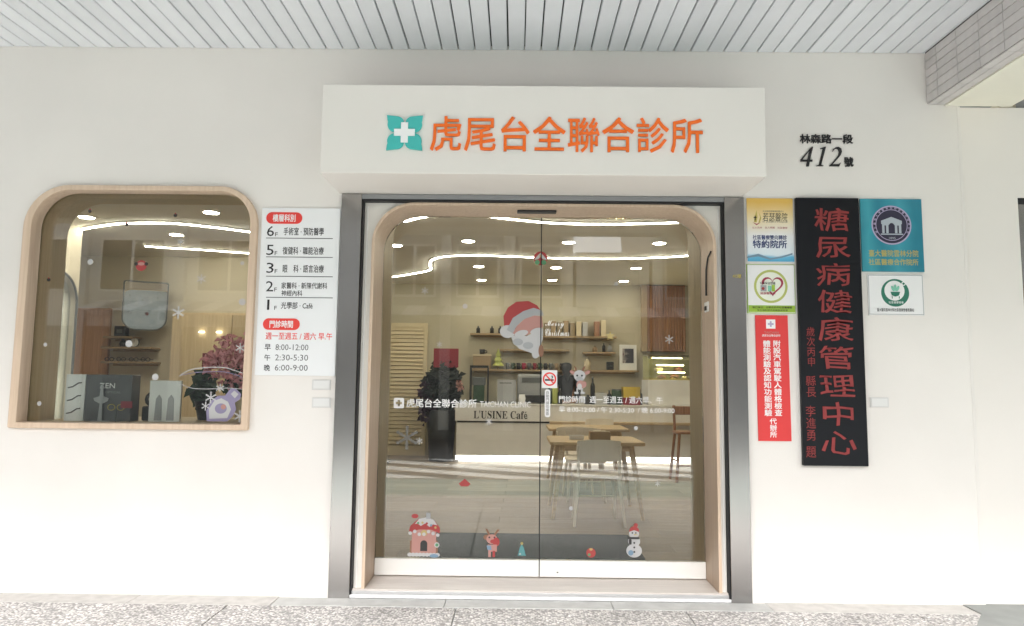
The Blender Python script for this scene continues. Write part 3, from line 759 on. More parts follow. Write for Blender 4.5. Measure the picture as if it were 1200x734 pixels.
pq = thing('green_ring_plaque', 'white plaque with a green crescent ring and sprouting bowl under the teal one', 'sign', (2.55, 0, 1.876))
box('panel', 2.364, 2.738, -0.010, -0.001, 1.877, 2.153, 'white_card', pq, bev=0.002)
print_on('border', [([rrect(2.368, 2.734, 1.881, 2.149), rrect(2.372, 2.730, 1.885, 2.145)], 'decal_grey')], Yp, pq)
gc = (2.546, 2.029); gr = 0.094
print_on('emblem', [([ell(*gc, gr, n=40), ell(gc[0] - 0.004, gc[1] + 0.014, gr * 0.72, n=40)], 'green_print'), (ell(gc[0] + gr * 0.62, gc[1] + gr * 0.66, 0.014), 'white_card'), (ell(gc[0] + gr * 0.62, gc[1] + gr * 0.66, 0.008), 'green_print'),
    ([(gc[0] - 0.032, gc[1] + 0.006), (gc[0] - 0.024, gc[1] - 0.018), (gc[0], gc[1] - 0.026), (gc[0] + 0.024, gc[1] - 0.018), (gc[0] + 0.032, gc[1] + 0.006)], 'green_print'),
    (ell(gc[0] - 0.016, gc[1] + 0.028, 0.009, 0.020, rot=25), 'mint_print'), (ell(gc[0], gc[1] + 0.034, 0.009, 0.022), 'mint_print'), (ell(gc[0] + 0.016, gc[1] + 0.028, 0.009, 0.020, rot=-25), 'mint_print'),
    (rrect(gc[0] - 0.026, gc[0] - 0.021, gc[1] - 0.040, gc[1] - 0.024), 'green_print'), (rrect(gc[0] + 0.021, gc[0] + 0.026, gc[1] - 0.040, gc[1] - 0.024), 'green_print')], Yp, pq)
text('lettering', '社區健康營養', (gc[0] - 0.05, gc[0] + 0.05, gc[1] - 0.074, gc[1] - 0.058), Yp - 0.007, 'white_letter', pq, bold=0.0)
text('lettering', '臺大醫院雲林分院社區健康營養推廣站', (2.420, 2.667, 1.901, 1.925), Yp, 'black_letter', pq, bold=0.008)

# ================================================================== DOORWAY
for k, (xa, xb, lab) in enumerate(((-1.205, -1.067, 'brushed steel door post beside the directory board'), (1.403, 1.537, 'brushed steel door post with small yellow number tag beside the plaques'))):
    t = thing('steel_post', lab, 'post', ((xa + xb) / 2, 0, 0), 'steel posts either side of the doorway')
    box('casing', xa, xb, -0.030, 0.14, -0.01, 2.673, 'brushed_steel', t, bev=0.003)
    gx = xb + 0.001 if k == 0 else xa - 0.009
    box('rubber_seal', gx, gx + 0.008, -0.012, 0.12, -0.005, 2.640, 'black_rubber', t)
    if k: text('number_tag', '412號', (1.450, 1.507, 2.115, 2.143), -0.0305, 'gold_print', t, bold=0.02)
hd = thing('door_header', 'dark steel header rail along the top of the doorway', 'rail', (0.17, 0, 2.63))
box('rail', -1.066, 1.402, -0.028, 0.12, 2.640, 2.673, 'header_steel', hd, bev=0.003)
box('gasket', -1.056, 1.392, -0.018, 0.12, 2.626, 2.639, 'black_rubber', hd)
def arch(x0, x1, z0, z1, r, n=14): return rrect(x0, x1, z0, z1, (0, 0, r, r), n)
su = thing('door_surround', 'cream panel and rounded pale wood lining framing the glass doors', 'door frame', (0.178, 0.02, 0))
def lining(name, xa, xb, zt, t_, r, y0, y1, m):
    o_ = arch(xa - t_, xb + t_, 0.052, zt + t_, r + t_)[2:]; i_ = arch(xa, xb, 0.052, zt, r)[2:]
    plate(name, [(xb + t_, 0.052)] + o_ + [(xa - t_, 0.052), (xa, 0.052)] + i_[::-1] + [(xb, 0.052)], y0, y1, m, su)
plate('cream_panel', [(-1.056, 0.012)] + [(-1.056, 2.6255), (1.392, 2.6255), (1.392, 0.012)] + [(1.3575, 0.012)] + arch(-1.0015, 1.3575, 0.012, 2.6245, 0.295)[2:] + [(-1.0015, 0.012)], 0.035, 0.075, 'cream_panel', su)
lining('wood_lining', -0.977, 1.333, 2.604, 0.020, 0.27, 0.004, 0.358, 'pale_wood')
lining('inner_lining', -0.977, 1.333, 2.81, 0.020, 0.30, 0.362, 0.72, 'tan_wood')
for xa in (-1.040, 1.372): box('jamb_bead', xa, xa + 0.008, 0.028, 0.0345, 0.02, 2.60, 'white_frame', su)
th = thing('threshold', 'pale stone and aluminium threshold under the glass doors', 'threshold', (0.17, 0, 0))
box('sill', -1.056, 1.392, 0.004, 0.72, -0.02, 0.0505, 'sill_laminate', th)
box('track', -1.066, 1.402, -0.029, 0.0035, 0.0015, 0.020, 'aluminium', th, bev=0.003)
box('track_lip', -1.066, 1.402, -0.0015, 0.0035, 0.0205, 0.040, 'track_metal', th, bev=0.002)
se = tag(box('door_sensor', -0.005, 0.27, 0.10, 0.16, 2.588, 2.6035, 'black_plastic', bev=0.004), 'slim black motion sensor under the arch over the doors', 'sensor')
ds = thing('release_switch', 'small wall switch with dark cord on the wood lining', 'switch', (1.325, 0.18, 1.9))
box('plate', 1.322, 1.3325, 0.13, 0.22, 1.905, 1.975, 'white_frame', ds, bev=0.003)
box('button', 1.312, 1.3215, 0.155, 0.195, 1.915, 1.945, 'black_plastic', ds, bev=0.003)
tube('cord', [(1.328, 0.05, 2.31), (1.326, 0.12, 2.28), (1.326, 0.17, 2.20), (1.326, 0.18, 2.10), (1.326, 0.18, 2.02)], 0.006, 'black_plastic', ds)

GY = 0.335
lf = thing('sliding_door', 'sliding glass door with the clinic name and red hat decal', 'door', (-0.4, GY, 0.055))
rt = thing('sliding_door', 'sliding glass door with the opening hours and snowman decal', 'door', (0.75, GY, 0.055))
for d, xa, xb, rr in ((lf, -0.975, 0.1700, (0, 0, 0, 0.268)), (rt, 0.1765, 1.331, (0, 0, 0.268, 0))):
    box('bottom_rail', xa, xb, GY - 0.022, GY + 0.022, 0.058, 0.170, 'white_frame', d, bev=0.003)
    plate('glass', rrect(xa, xb, 0.1705, 2.602, rr, 14), GY - 0.006, GY + 0.006, 'shop_glass', d)
    xe = xb if d is lf else xa - 0.004
    box('edge_seal', xe, xe + 0.004, GY - 0.014, GY + 0.014, 0.06, 2.600, 'black_rubber', d)
lathe('lock_bolt', [(0.0, 0.0), (0.006, 0.0), (0.006, 0.006), (0.0, 0.006)], (0.30, GY - 0.024, 0.088), 'black_plastic', rt, 10)

# ------------------------------------------------------------------ lettering and decals stuck on the glass (parts of the doors)
Yg = GY - 0.0065
sq = (-0.836, 1.245); q = 0.037
print_on('clinic_logo', [([rrect(sq[0] - q, sq[0] + q, sq[1] - q, sq[1] + q, 0.012), [(sq[0] + u, sq[1] + v) for u, v in ((-.008, -.022), (.008, -.022), (.008, -.008), (.022, -.008), (.022, .008), (.008, .008), (.008, .022), (-.008, .022), (-.008, .008), (-.022, .008), (-.022, -.008), (-.008, -.008))]], 'white_letter')], Yg, lf)
text('clinic_name', '虎尾台全聯合診所', (-0.781, -0.281, 1.216, 1.278), Yg, 'white_letter', lf, bold=0.014)
text('clinic_name', 'TAICHAN CLINIC', (-0.257, 0.105, 1.223, 1.265), Yg, 'white_letter', lf, bold=0.0)
text('opening_hours', '門診時間  週一至週五 / 週六早、午', (0.306, 1.044, 1.260, 1.310), Yg, 'white_letter', rt, bold=0.008)
text('opening_hours', '早 8:00-12:00 / 午 2:30-5:30  / 晚 6:00-9:00', (0.306, 1.128, 1.192, 1.236), Yg, 'white_letter', rt, bold=0.009)
text('greeting', '𝓜𝓮𝓻𝓻𝔂', (0.205, 0.341, 1.790, 1.847), Yg, 'white_letter', rt, bold=0.004)
text('greeting', '𝓒𝓱𝓻𝓲𝓼𝓽𝓶𝓪𝓼', (0.203, 0.378, 1.736, 1.788), Yg - 0.001, 'white_letter', rt, bold=0.004)
nx = (0.238, 1.427); nr = 0.0485
ns = plate('no_smoking_sign', rrect(0.183, 0.293, 1.363, 1.490), Yg - 0.002, Yg - 0.0002, 'white_card', rt)
print_on('pictogram', [([ell(*nx, nr, n=32), ell(*nx, nr * 0.78, n=32)], 'red_print'), (rrect(nx[0] - 0.033, nx[0] + 0.024, nx[1] - 0.012, nx[1] - 0.001), 'black_letter'),
    (rrect(nx[0] + 0.026, nx[0] + 0.033, nx[1] - 0.012, nx[1] - 0.001), 'red_print'), ([(nx[0] + 0.012, nx[1] + 0.004), (nx[0] + 0.018, nx[1] + 0.014), (nx[0] + 0.010, nx[1] + 0.022), (nx[0] + 0.02, nx[1] + 0.026), (nx[0] + 0.026, nx[1] + 0.014), (nx[0] + 0.02, nx[1] + 0.004)], 'grey_letter'),
    ([(nx[0] - 0.033, nx[1] + 0.028), (nx[0] - 0.027, nx[1] + 0.034), (nx[0] + 0.033, nx[1] - 0.028), (nx[0] + 0.027, nx[1] - 0.034)], 'red_print')], Yg - 0.0022, ns)
st = plate('notice_strip', rrect(0.205, 0.244, 1.157, 1.353, 0.014), Yg - 0.002, Yg - 0.0002, 'white_card', rt)
column('lettering', '自動門請勿倚靠', 0.224, 1.344, 1.169, 0.022, Yg - 0.0022, 'grey_letter', st, bold=0.0)

def snow(kind, x, z, r, parent):
    """white snowflake or snow dot sticker"""
    y = Yg if parent in (lf, rt) else Yw
    if kind == 'd': return print_on('snow_dot', [(ell(x, z, r), 'decal_white')], y, parent)
    if kind == 's': return print_on('star_sticker', [(star(x, z, r, r * 0.42), 'decal_gold')], y, parent)
    L = []; mk = 'decal_faint' if kind == 'g' else 'decal_white'
    for k in range(6):
        a = R(60 * k + 30); c, s = math.cos(a), math.sin(a); w = 0.10 * r
        L.append(([(x - w * s, z + w * c), (x + r * c - w * s, z + r * s + w * c), (x + r * c + w * s, z + r * s - w * c), (x + w * s, z - w * c)], mk))
        for t in (0.45, 0.75):
            bx_, bz_ = x + r * t * c, z + r * t * s
            for d in (50, -50):
                c2, s2 = math.cos(a + R(d)), math.sin(a + R(d)); q2 = 0.28 * r
                L.append(([(bx_ - w * 0.7 * s2, bz_ + w * 0.7 * c2), (bx_ + q2 * c2, bz_ + q2 * s2), (bx_ + w * 0.7 * s2, bz_ - w * 0.7 * c2)], mk))
    return print_on('snowflake', L, y, parent, step=0.00005)
Yw = 0.0762

snow('f', -0.668, 2.054, 0.026, lf)
snow('d', -0.375, 1.945, 0.018, lf)
snow('f', -0.555, 1.666, 0.022, lf)
snow('g', -0.772, 1.002, 0.085, lf)
snow('f', -0.683, 0.979, 0.026, lf)
snow('f', -0.191, 1.120, 0.028, lf)
snow('d', 0.852, 1.086, 0.014, rt)
snow('f', 1.095, 1.720, 0.032, rt)
snow('f', 0.716, 2.118, 0.02, rt)
snow('s', 0.672, 1.740, 0.036, rt)
snow('f', 1.003, 0.701, 0.02, rt)
snow('d', 0.393, 0.524, 0.014, rt)
snow('f', -2.340, 2.345, 0.026, win)
snow('f', -2.183, 2.089, 0.034, win)
snow('f', -2.329, 1.854, 0.044, win)
snow('f', -1.891, 1.615, 0.034, win)
snow('f', -2.015, 1.340, 0.03, win)
snow('f', -1.872, 1.152, 0.04, win)
snow('f', -2.075, 1.276, 0.04, win)
snow('f', -2.107, 1.218, 0.03, win)
snow('d', -2.657, 1.636, 0.024, win)
snow('d', -1.892, 1.932, 0.024, win)
snow('d', -1.905, 2.202, 0.014, win)
snow('d', -2.961, 2.201, 0.02, win)
snow('d', -3.232, 1.624, 0.013, win)
snow('d', -3.243, 1.223, 0.015, win)
snow('d', -2.462, 1.411, 0.022, win)
def o2(cx, cz, s, pts): return [(cx + u * s, cz + v * s) for u, v in pts]
# red stocking hat with white fur trim above white curls
cx, cz = 0.058, 1.789; s = 0.0062
print_on('hat_decal', [
    (o2(cx, cz, s, [(-24, 2), (-25, 14), (-20, 24), (-10, 31), (4, 32), (14, 27), (19, 20), (8, 20), (-8, 12), (-18, -4)]), 'decal_red'),
    (ell(cx - 20 * s, cz - 4 * s, 9 * s, 7.5 * s), 'decal_white'),
    (o2(cx, cz, s, [(-21, -2), (-14, 12), (-2, 20), (10, 24), (20, 21), (22, 15), (10, 15), (-2, 10), (-10, 2), (-14, -6)]), 'decal_grey'),
    (o2(cx, cz, s, [(-14, -6), (-9, 3), (0, 11), (11, 15), (20, 14), (21, 2), (14, -3), (2, -8), (-8, -9)]), 'decal_pink'),
    (o2(cx, cz, s, [(-16, -10), (-8, -7), (2, -9), (14, -4), (21, 0), (21, -12), (18, -22), (12, -30), (6, -28), (-6, -24), (-13, -17)]), 'decal_white'),
    (ell(cx - 4 * s, cz - 6 * s, 8 * s, 3.6 * s, rot=15), 'decal_white'), (ell(cx + 13 * s, cz - 3 * s, 7 * s, 3.2 * s, rot=20), 'decal_white'),
    (ell(cx + 14 * s, cz - 27 * s, 5 * s, 8 * s, rot=-20), 'decal_white'), (ell(cx - 8 * s, cz - 16 * s, 6 * s, 4 * s), 'decal_grey'), (ell(cx + 4 * s, cz - 20 * s, 6 * s, 4 * s), 'decal_grey'), (ell(cx + 19 * s, cz - 26 * s, 3 * s, 7 * s), 'decal_brown')], Yg, lf,
    label='red stocking hat sticker with white fur trim and curls')
# small white deer
cx, cz = 0.452, 1.426; s = 0.0056
print_on('deer_decal', [
    (o2(cx, cz, s, [(-5, 10), (-7, 18), (-4, 15), (-3, 10)]), 'decal_brown'), (o2(cx, cz, s, [(5, 10), (8, 18), (4, 15), (3, 10)]), 'decal_brown'),
    (ell(cx - 9 * s, cz + 9 * s, 4 * s, 2.2 * s, rot=-30), 'decal_pink'), (ell(cx + 10 * s, cz + 9 * s, 4 * s, 2.2 * s, rot=30), 'decal_pink'),
    (ell(cx, cz + 5 * s, 7.5 * s, 7 * s), 'decal_white'), (ell(cx, cz + 0.5 * s, 4.5 * s, 3.5 * s), 'decal_grey'), (ell(cx - 3 * s, cz + 5 * s, 1.3 * s), 'decal_dark'), (ell(cx + 3 * s, cz + 5 * s, 1.3 * s), 'decal_dark'),
    (ell(cx + s, cz - 7 * s, 5 * s, 6 * s), 'decal_pink'), (ell(cx + 6 * s, cz - 6 * s, 3 * s, 4 * s), 'decal_pink'), (ell(cx, cz - 9 * s, 3 * s, 4 * s), 'decal_white'),
    (rrect(cx - 4 * s, cx - 2 * s, cz - 17 * s, cz - 11 * s), 'decal_white'), (rrect(cx + 2 * s, cx + 4 * s, cz - 17 * s, cz - 11 * s), 'decal_white'),
    (ell(cx - 4 * s, cz - 17 * s, 3 * s, 1.5 * s), 'decal_white'), (ell(cx + 4 * s, cz - 17 * s, 3 * s, 1.5 * s), 'decal_white')], Yg, rt, label='small white deer sticker in a pink jacket')
# gingerbread house
cx, cz = -0.635, 0.330; s = 0.0061
L = [(rrect(cx - 16 * s, cx + 16 * s, cz - 23 * s, cz - 6 * s, 2 * s), 'decal_brown'), (rrect(cx - 14 * s, cx + 14 * s, cz - 22 * s, cz + 6 * s, 3 * s), 'decal_pink'),
     (o2(cx, cz, s, [(-18, 2), (-16, 10), (-8, 17), (2, 19), (12, 16), (18, 8), (18, 2), (8, 6), (-6, 6)]), 'decal_red'),
     (o2(cx, cz, s, [(-11, 12), (-6, 18), (3, 20), (11, 17), (15, 11), (10, 12), (6, 9), (1, 13), (-4, 10), (-8, 13)]), 'decal_white'),
     (rrect(cx + 2 * s, cx + 7 * s, cz + 18 * s, cz + 25 * s), 'decal_grey'), (ell(cx - 11 * s, cz + 21 * s, 4 * s, 2.5 * s), 'decal_red'),
     (rrect(cx - 4 * s, cx + 4 * s, cz - 18 * s, cz - 6 * s, (0, 0, 4 * s, 4 * s)), 'decal_dark'), (ell(cx, cz + 2 * s, 3.4 * s), 'decal_gold'), (ell(cx + 15 * s, cz - 11 * s, 3 * s), 'decal_white'), (ell(cx + 15 * s, cz - 11 * s, 1.8 * s), 'decal_green')]
for k in range(9): L.append((ell(cx + (-16 + 4 * k) * s, cz - 22 * s, 2.6 * s, 2.2 * s), 'decal_white'))
for k in range(7): L.append((ell(cx + (-16 + 5.3 * k) * s, cz + (2 + 2 * math.sin(k * 1.9)) * s, 2.0 * s), 'decal_white'))
for k, mk in enumerate(('decal_red', 'decal_green', 'decal_gold', 'decal_red', 'decal_blue', 'decal_gold')): L.append((ell(cx + (-12 + 5 * k) * s, cz + (10 + 4 * math.sin(k * 0.62 + 0.4)) * s, 1.3 * s), mk))
L.append((ell(cx + 12 * s, cz - 23 * s, 5 * s, 2 * s), 'decal_blue'))
print_on('gingerbread_house_decal', L, Yg, lf, step=0.0002, label='gingerbread house sticker with snowy red roof')
# deer in a red scarf
cx, cz = -0.159, 0.283; s = 0.0060
print_on('deer_decal', [
    (o2(cx, cz, s, [(-4, 8), (-8, 16), (-5, 15), (-2, 9)]), 'decal_brown'), (o2(cx, cz, s, [(4, 8), (9, 15), (6, 15), (2, 9)]), 'decal_brown'),
    (ell(cx - 6 * s, cz + 6 * s, 4 * s, 3 * s), 'decal_brown'), (ell(cx, cz + 4 * s, 6.5 * s, 5.5 * s), 'decal_pink'), (ell(cx + s, cz + 1.5 * s, 3 * s, 2.2 * s), 'decal_red'), (ell(cx - 3 * s, cz + 6 * s, 1.1 * s), 'decal_dark'), (ell(cx + 3 * s, cz + 6 * s, 1.1 * s), 'decal_dark'),
    (ell(cx + 5 * s, cz + 1 * s, 4 * s, 5 * s), 'decal_red'), (o2(cx, cz, s, [(-5, -2), (6, -2), (6, -10), (-4, -10)]), 'decal_pink'), (o2(cx, cz, s, [(-6, -3), (-1, -3), (0, -8), (-5, -8)]), 'decal_blue'),
    (rrect(cx - 4 * s, cx - 1 * s, cz - 16 * s, cz - 9 * s), 'decal_pink'), (rrect(cx + 1 * s, cx + 4 * s, cz - 16 * s, cz - 9 * s), 'decal_red')], Yg, lf, label='small pink deer sticker with brown antlers')
cx, cz = 0.051, 0.239; s = 0.0060
print_on('tree_decal', [(o2(cx, cz, s, [(-5, -7), (5, -7), (3, -2), (-3, -2)]), 'decal_teal'), (o2(cx, cz, s, [(-4, -3), (4, -3), (2, 2), (-2, 2)]), 'decal_teal'), (o2(cx, cz, s, [(-3, 1), (3, 1), (0, 6)]), 'decal_teal'), (ell(cx, cz + 7 * s, 1.6 * s), 'decal_gold'), (ell(cx - 2 * s, cz - 5 * s, s), 'decal_white')], Yg, lf, label='tiny teal fir tree sticker with gold top')
cx, cz = -0.357, 0.691
print_on('cap_decal', [(o2(cx, cz, s, [(-7, -1), (-2, 3), (0, 5), (2, 3), (7, -1), (4, -4), (-4, -4)]), 'decal_red')], Yg, lf)
cx, cz = 0.534, 0.222
print_on('bauble_decal', [(ell(cx, cz, 5.5 * s), 'decal_red'), (ell(cx, cz + 4 * s, 2 * s, 1.4 * s), 'decal_gold'), (ell(cx - 2 * s, cz - 2 * s, 1.6 * s), 'decal_green')], Yg, rt)
# snowman
cx, cz = 0.835, 0.307; s = 0.0061
print_on('snowman_decal', [(ell(cx, cz - 11 * s, 9 * s, 7.5 * s), 'decal_white'), (ell(cx, cz - 0.5 * s, 7 * s, 6 * s), 'decal_white'), (ell(cx, cz + 8 * s, 5.8 * s, 5 * s), 'decal_white'),
    (o2(cx, cz, s, [(-6, 10), (-4, 15), (1, 17), (5, 14), (6, 10), (0, 12)]), 'decal_red'), (ell(cx + 2 * s, cz + 17.5 * s, 2.4 * s), 'decal_red'), (ell(cx - 2 * s, cz + 9 * s, 0.9 * s), 'decal_dark'), (ell(cx + 2 * s, cz + 9 * s, 0.9 * s), 'decal_dark'),
    (o2(cx, cz, s, [(0, 8), (5, 7), (0, 6.4)]), 'decal_gold'), (rrect(cx - 7 * s, cx + 6 * s, cz + 2 * s, cz + 4.5 * s, s), 'decal_dark'), (rrect(cx - 6 * s, cx - 3 * s, cz - 4 * s, cz + 2 * s, s), 'decal_dark'), (ell(cx, cz - 2 * s, 1.1 * s), 'decal_dark'), (ell(cx, cz - 7 * s, 1.1 * s), 'decal_dark'), (ell(cx, cz - 12 * s, 1.1 * s), 'decal_dark'), (ell(cx - 4 * s, cz - 13 * s, 3 * s), 'decal_blue')], Yg, rt, label='snowman sticker with red hat and dark scarf')
# round bauble at the top of the door
cx, cz = 0.168, 2.300; s = 0.0060
print_on('bauble_decal', [(ell(cx, cz, 8.5 * s), 'decal_red'), (o2(cx, cz, s, [(-8, -2), (-3, 4), (0, 7), (3, 4), (8, -2), (3, -1), (0, 2), (-3, -1)]), 'decal_white'), (ell(cx - 4 * s, cz - 5 * s, 3 * s), 'decal_green'), (ell(cx + 4 * s, cz - 5 * s, 3 * s), 'decal_green'), (ell(cx, cz + 3 * s, 1.6 * s), 'decal_gold')], Yg - 0.0005, lf, label='round red and green bauble sticker')
# stickers on the window
cx, cz = -2.606, 2.178; s = 0.0058
print_on('bauble_decal', [(ell(cx, cz, 6.5 * s), 'decal_red'), (ell(cx - 6 * s, cz + 2 * s, 2.2 * s), 'decal_dark'), (ell(cx + 6 * s, cz + 2 * s, 2.2 * s), 'decal_dark'), (ell(cx, cz + 2 * s, 4 * s, 2 * s), 'decal_pink')], Yw, win)
for k, (cx, cz) in enumerate(((-2.725, 2.468), (-2.989, 2.560), (-2.389, 2.535), (-3.242, 2.073))):
    print_on('bead_decal', [(ell(cx, cz, 0.013), 'decal_dark'), (ell(cx, cz + 0.012, 0.005), 'decal_red')], Yw, win)
# lilac bottle-shaped sticker and long white swoosh
cx, cz = -1.991, 1.220; s = 0.0058
print_on('lilac_decal', [(o2(cx, cz, s, [(-18, -18), (-19, -6), (-14, 6), (-6, 12), (2, 12), (8, 20), (14, 21), (21, 14), (20, 8), (14, 4), (16, -4), (12, -12), (6, -18)]), 'decal_lilac'), (o2(cx, cz, s, [(-15, -15), (-16, -4), (-10, 6), (-2, 9), (6, 5), (10, -4), (6, -14)]), 'decal_white'), (ell(cx - 2 * s, cz - 3 * s, 7 * s, 6 * s), 'decal_lilac'), (ell(cx + s, cz - 1 * s, 3 * s), 'decal_pink'), (o2(cx, cz, s, [(9, 14), (13, 18), (18, 14), (14, 9)]), 'decal_white')], Yw, win, label='lilac bottle-shaped sticker with white middle')
L = []
for (ps, w, mk) in (([(-2.299, 1.418), (-2.231, 1.460), (-2.127, 1.478), (-1.998, 1.480), (-1.892, 1.452), (-1.827, 1.429)], 0.006, 'decal_white'), ([(-2.287, 1.424), (-2.195, 1.443), (-2.096, 1.450), (-1.997, 1.451), (-1.902, 1.428), (-1.831, 1.394)], 0.004, 'decal_lilac'), ([(-2.302, 1.372), (-2.207, 1.338), (-2.090, 1.334), (-1.956, 1.341), (-1.828, 1.331)], 0.004, 'decal_white')):
    pp = [(v.x, v.y) for v in smooth_path([(a, b, 0) for a, b in ps], 5)]
    L.append(([(a, b + w / 2) for a, b in pp] + [(a, b - w / 2) for a, b in pp[::-1]], mk))
print_on('swoosh_decal', L, Yw, win, label='long thin white curves like a comet trail')

# ================================================================== ROOM BEHIND THE GLASS
ZF, ZC = 0.075, 3.20
rf = struct(box('room_floor', -6.7, 3.7, 0.722, 8.3, -0.1, ZF - 0.012, 'dark_gap'))
box('front_strip', -6.7, -1.002, 0.362, 0.721, -0.1, ZF, 'floor_wood', rf); box('front_strip', 1.358, 3.7, 0.362, 0.721, -0.1, ZF, 'floor_wood', rf)
pl = None; n_ = 0
for r_ in range(27):
    y = 0.722 + 0.28 * r_ ; off = (r_ * 0.73) % 1.45
    for k in range(8):
        x = -6.7 + off + 1.45 * (k - 1)
        if x + 1.45 > 3.72 or x < -6.72 : continue
        if y > 5.6 and x < -3.3: continue
        if pl is None: pl = box('floor_plank', 0.0015, 1.4485, 0.0015, 0.2785, ZF - 0.012, ZF, 'floor_wood', rf, bev=0.001); pl.location = (x, y, 0)
        else: place('floor_plank', pl, (x, y, 0), rf)
        n_ += 1
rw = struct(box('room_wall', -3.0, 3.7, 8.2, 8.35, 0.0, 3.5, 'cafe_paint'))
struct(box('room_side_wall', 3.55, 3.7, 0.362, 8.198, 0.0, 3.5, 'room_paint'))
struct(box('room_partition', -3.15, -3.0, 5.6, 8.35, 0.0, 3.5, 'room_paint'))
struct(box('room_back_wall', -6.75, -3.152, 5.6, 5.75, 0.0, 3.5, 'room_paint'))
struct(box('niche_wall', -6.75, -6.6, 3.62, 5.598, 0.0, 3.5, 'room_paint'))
# left wall with an arched opening to the light well
lw = thing('glazed_side_wall', 'cream side wall with an arched glass opening on a bright light well', 'wall', (-5.3, 2, 0))
me = plate_mesh([[(0.362, 0.0), (3.62, 0.0), (3.62, 3.5), (0.362, 3.5)], rrect(2.2, 3.60, 0.5, 2.62, (0, 0, 0.35, 0.35), 10)], 0.16)
me.transform(Matrix.Translation((-5.33, 0, 0)) @ Matrix.Rotation(R(90), 4, 'Z') @ UP); me.name = 'wall_face'
finish(bpy.data.objects.new('wall_face', me), 'room_paint', lw)
me = plate_mesh([rrect(2.2, 3.60, 0.5, 2.62, (0, 0, 0.35, 0.35), 10)], 0.012)
me.transform(Matrix.Translation((-5.33, 0, 0)) @ Matrix.Rotation(R(90), 4, 'Z') @ UP); me.name = 'glass'
finish(bpy.data.objects.new('glass', me), 'clear_glass', lw)
tube('glass_edge', [(-5.245, 2.2, 0.5)] + [(-5.245, a, b) for a, b in rrect(2.2, 3.60, 0.5, 2.62, (0, 0, 0.35, 0.35), 10)[::-1]], 0.014, 'steel_dark', lw)
struct(box('niche_return', -6.75, -5.412, 3.622, 3.70, 0.0, 3.5, 'far_white'))
wb = tag(box('light_well_wall', -8.6, -8.4, 0.4, 6.0, -0.1, 6.0, 'far_white'), 'white wall of the light well outside the arched side opening', 'wall')
ac = thing('air_conditioner', 'white outdoor air conditioner unit on the light well wall', 'air conditioner', (-5.9, 3.5, 1.88))
box('casing', -6.25, -5.50, 3.30, 3.60, 1.95, 2.40, 'white_frame', ac, bev=0.02)
for k in range(7): box('louvre', -5.86, -5.53, 3.288, 3.2995, 1.99 + 0.055 * k, 2.02 + 0.055 * k, 'steel_dark', ac)
box('bracket', -6.25, -5.45, 3.32, 3.619, 1.88, 1.94, 'steel_dark', ac)
rc = struct(slab('room_ceiling', [(-5.41, 0.362), (3.7, 0.362), (3.7, 8.35), (-6.75, 8.35), (-6.75, 3.62), (-5.41, 3.62)], ZC, 3.45, 'room_ceiling'))

def led(name, pts, label, w=0.024):
    pts = smooth_path([(a, b, 0) for a, b in pts], 8)
    t = thing(name, label, 'light', (pts[0].x, pts[0].y, ZC), 'curved light strips on the room ceiling')
    L_, R_ = [], []
    for k, p in enumerate(pts):
        d = (pts[min(k + 1, len(pts) - 1)] - pts[max(k - 1, 0)]).normalized(); nn = Vector((-d.y, d.x, 0))
        L_.append(p + nn * w / 2); R_.append(p - nn * w / 2)
    slab('channel', [(v.x, v.y) for v in [p + (p - q_) * 0.5 for p, q_ in zip(L_, R_)]] + [(v.x, v.y) for v in [q_ + (q_ - p) * 0.5 for p, q_ in zip(L_, R_)]][::-1], ZC - 0.016, ZC - 0.0005, 'white_frame', t)
    slab('diffuser', [(v.x, v.y) for v in L_] + [(v.x, v.y) for v in R_][::-1], ZC - 0.026, ZC - 0.0165, 'led_white', t)
led('light_strip', [(-1.27, 3.03), (-1.05, 2.82), (-0.85, 2.73), (-0.43, 2.73), (0.0, 2.90), (0.41, 3.04), (0.89, 3.07), (1.35, 3.03), (1.80, 2.95), (2.4, 2.85)], 'wavy light strip on the ceiling just behind the doors')
led('light_strip', [(-2.40, 7.50), (-1.80, 6.95), (-1.42, 6.5), (-1.34, 6.0), (-1.26, 5.55), (-1.02, 5.22), (-0.56, 5.12), (0.0, 5.19), (0.41, 5.26), (1.0, 5.30), (1.5, 5.27), (2.09, 5.11), (2.55, 4.88), (3.2, 4.5)], 'wavy light strip on the ceiling bending deep over the counter')
led('light_strip', [(-5.24, 3.60), (-4.85, 3.38), (-4.50, 3.25), (-4.0, 3.23), (-3.59, 3.42), (-3.2, 3.70), (-2.7, 4.0)], 'curved light strip starting at the glazed side wall', 0.026)
led('light_strip', [(-5.04, 4.66), (-4.68, 4.80), (-4.41, 4.87), (-3.74, 5.15)], 'short light strip near the back of the eyewear room', 0.018)
def downlight(x, y, lab):
    t = thing('downlight', lab, 'light', (x, y, ZC), 'round downlights in the room ceiling')
    lathe('trim_ring', [(0.062, -0.0005), (0.095, -0.0005), (0.095, -0.010), (0.085, -0.014), (0.062, -0.014)], (x, y, ZC), 'white_frame', t, 24)
    lathe('lens', [(0.0, -0.004), (0.078, -0.004), (0.078, -0.0145), (0.0, -0.018)], (x, y, ZC), 'lamp_lens', t, 24)
    return t
ROWS = ((4.15, 'in the row over the near cafe table'), (6.15, 'in the row over the counter front'), (7.56, 'in the row close to the back shelves'))
COLS = ((-0.63, 'on the shutter side'), (0.63, 'on the middle line'), (1.84, 'on the cake case side'))
d0 = None
for y, ra in ROWS:
    for x, ca in COLS:
        lab = 'round ceiling downlight %s, %s' % (ra, ca)
        if d0 is None: d0 = downlight(x, y, lab)
        else: dup(d0, (x + 0.03 * math.sin(7 * x + y), y + 0.04 * math.sin(5 * x * y), ZC), lab)
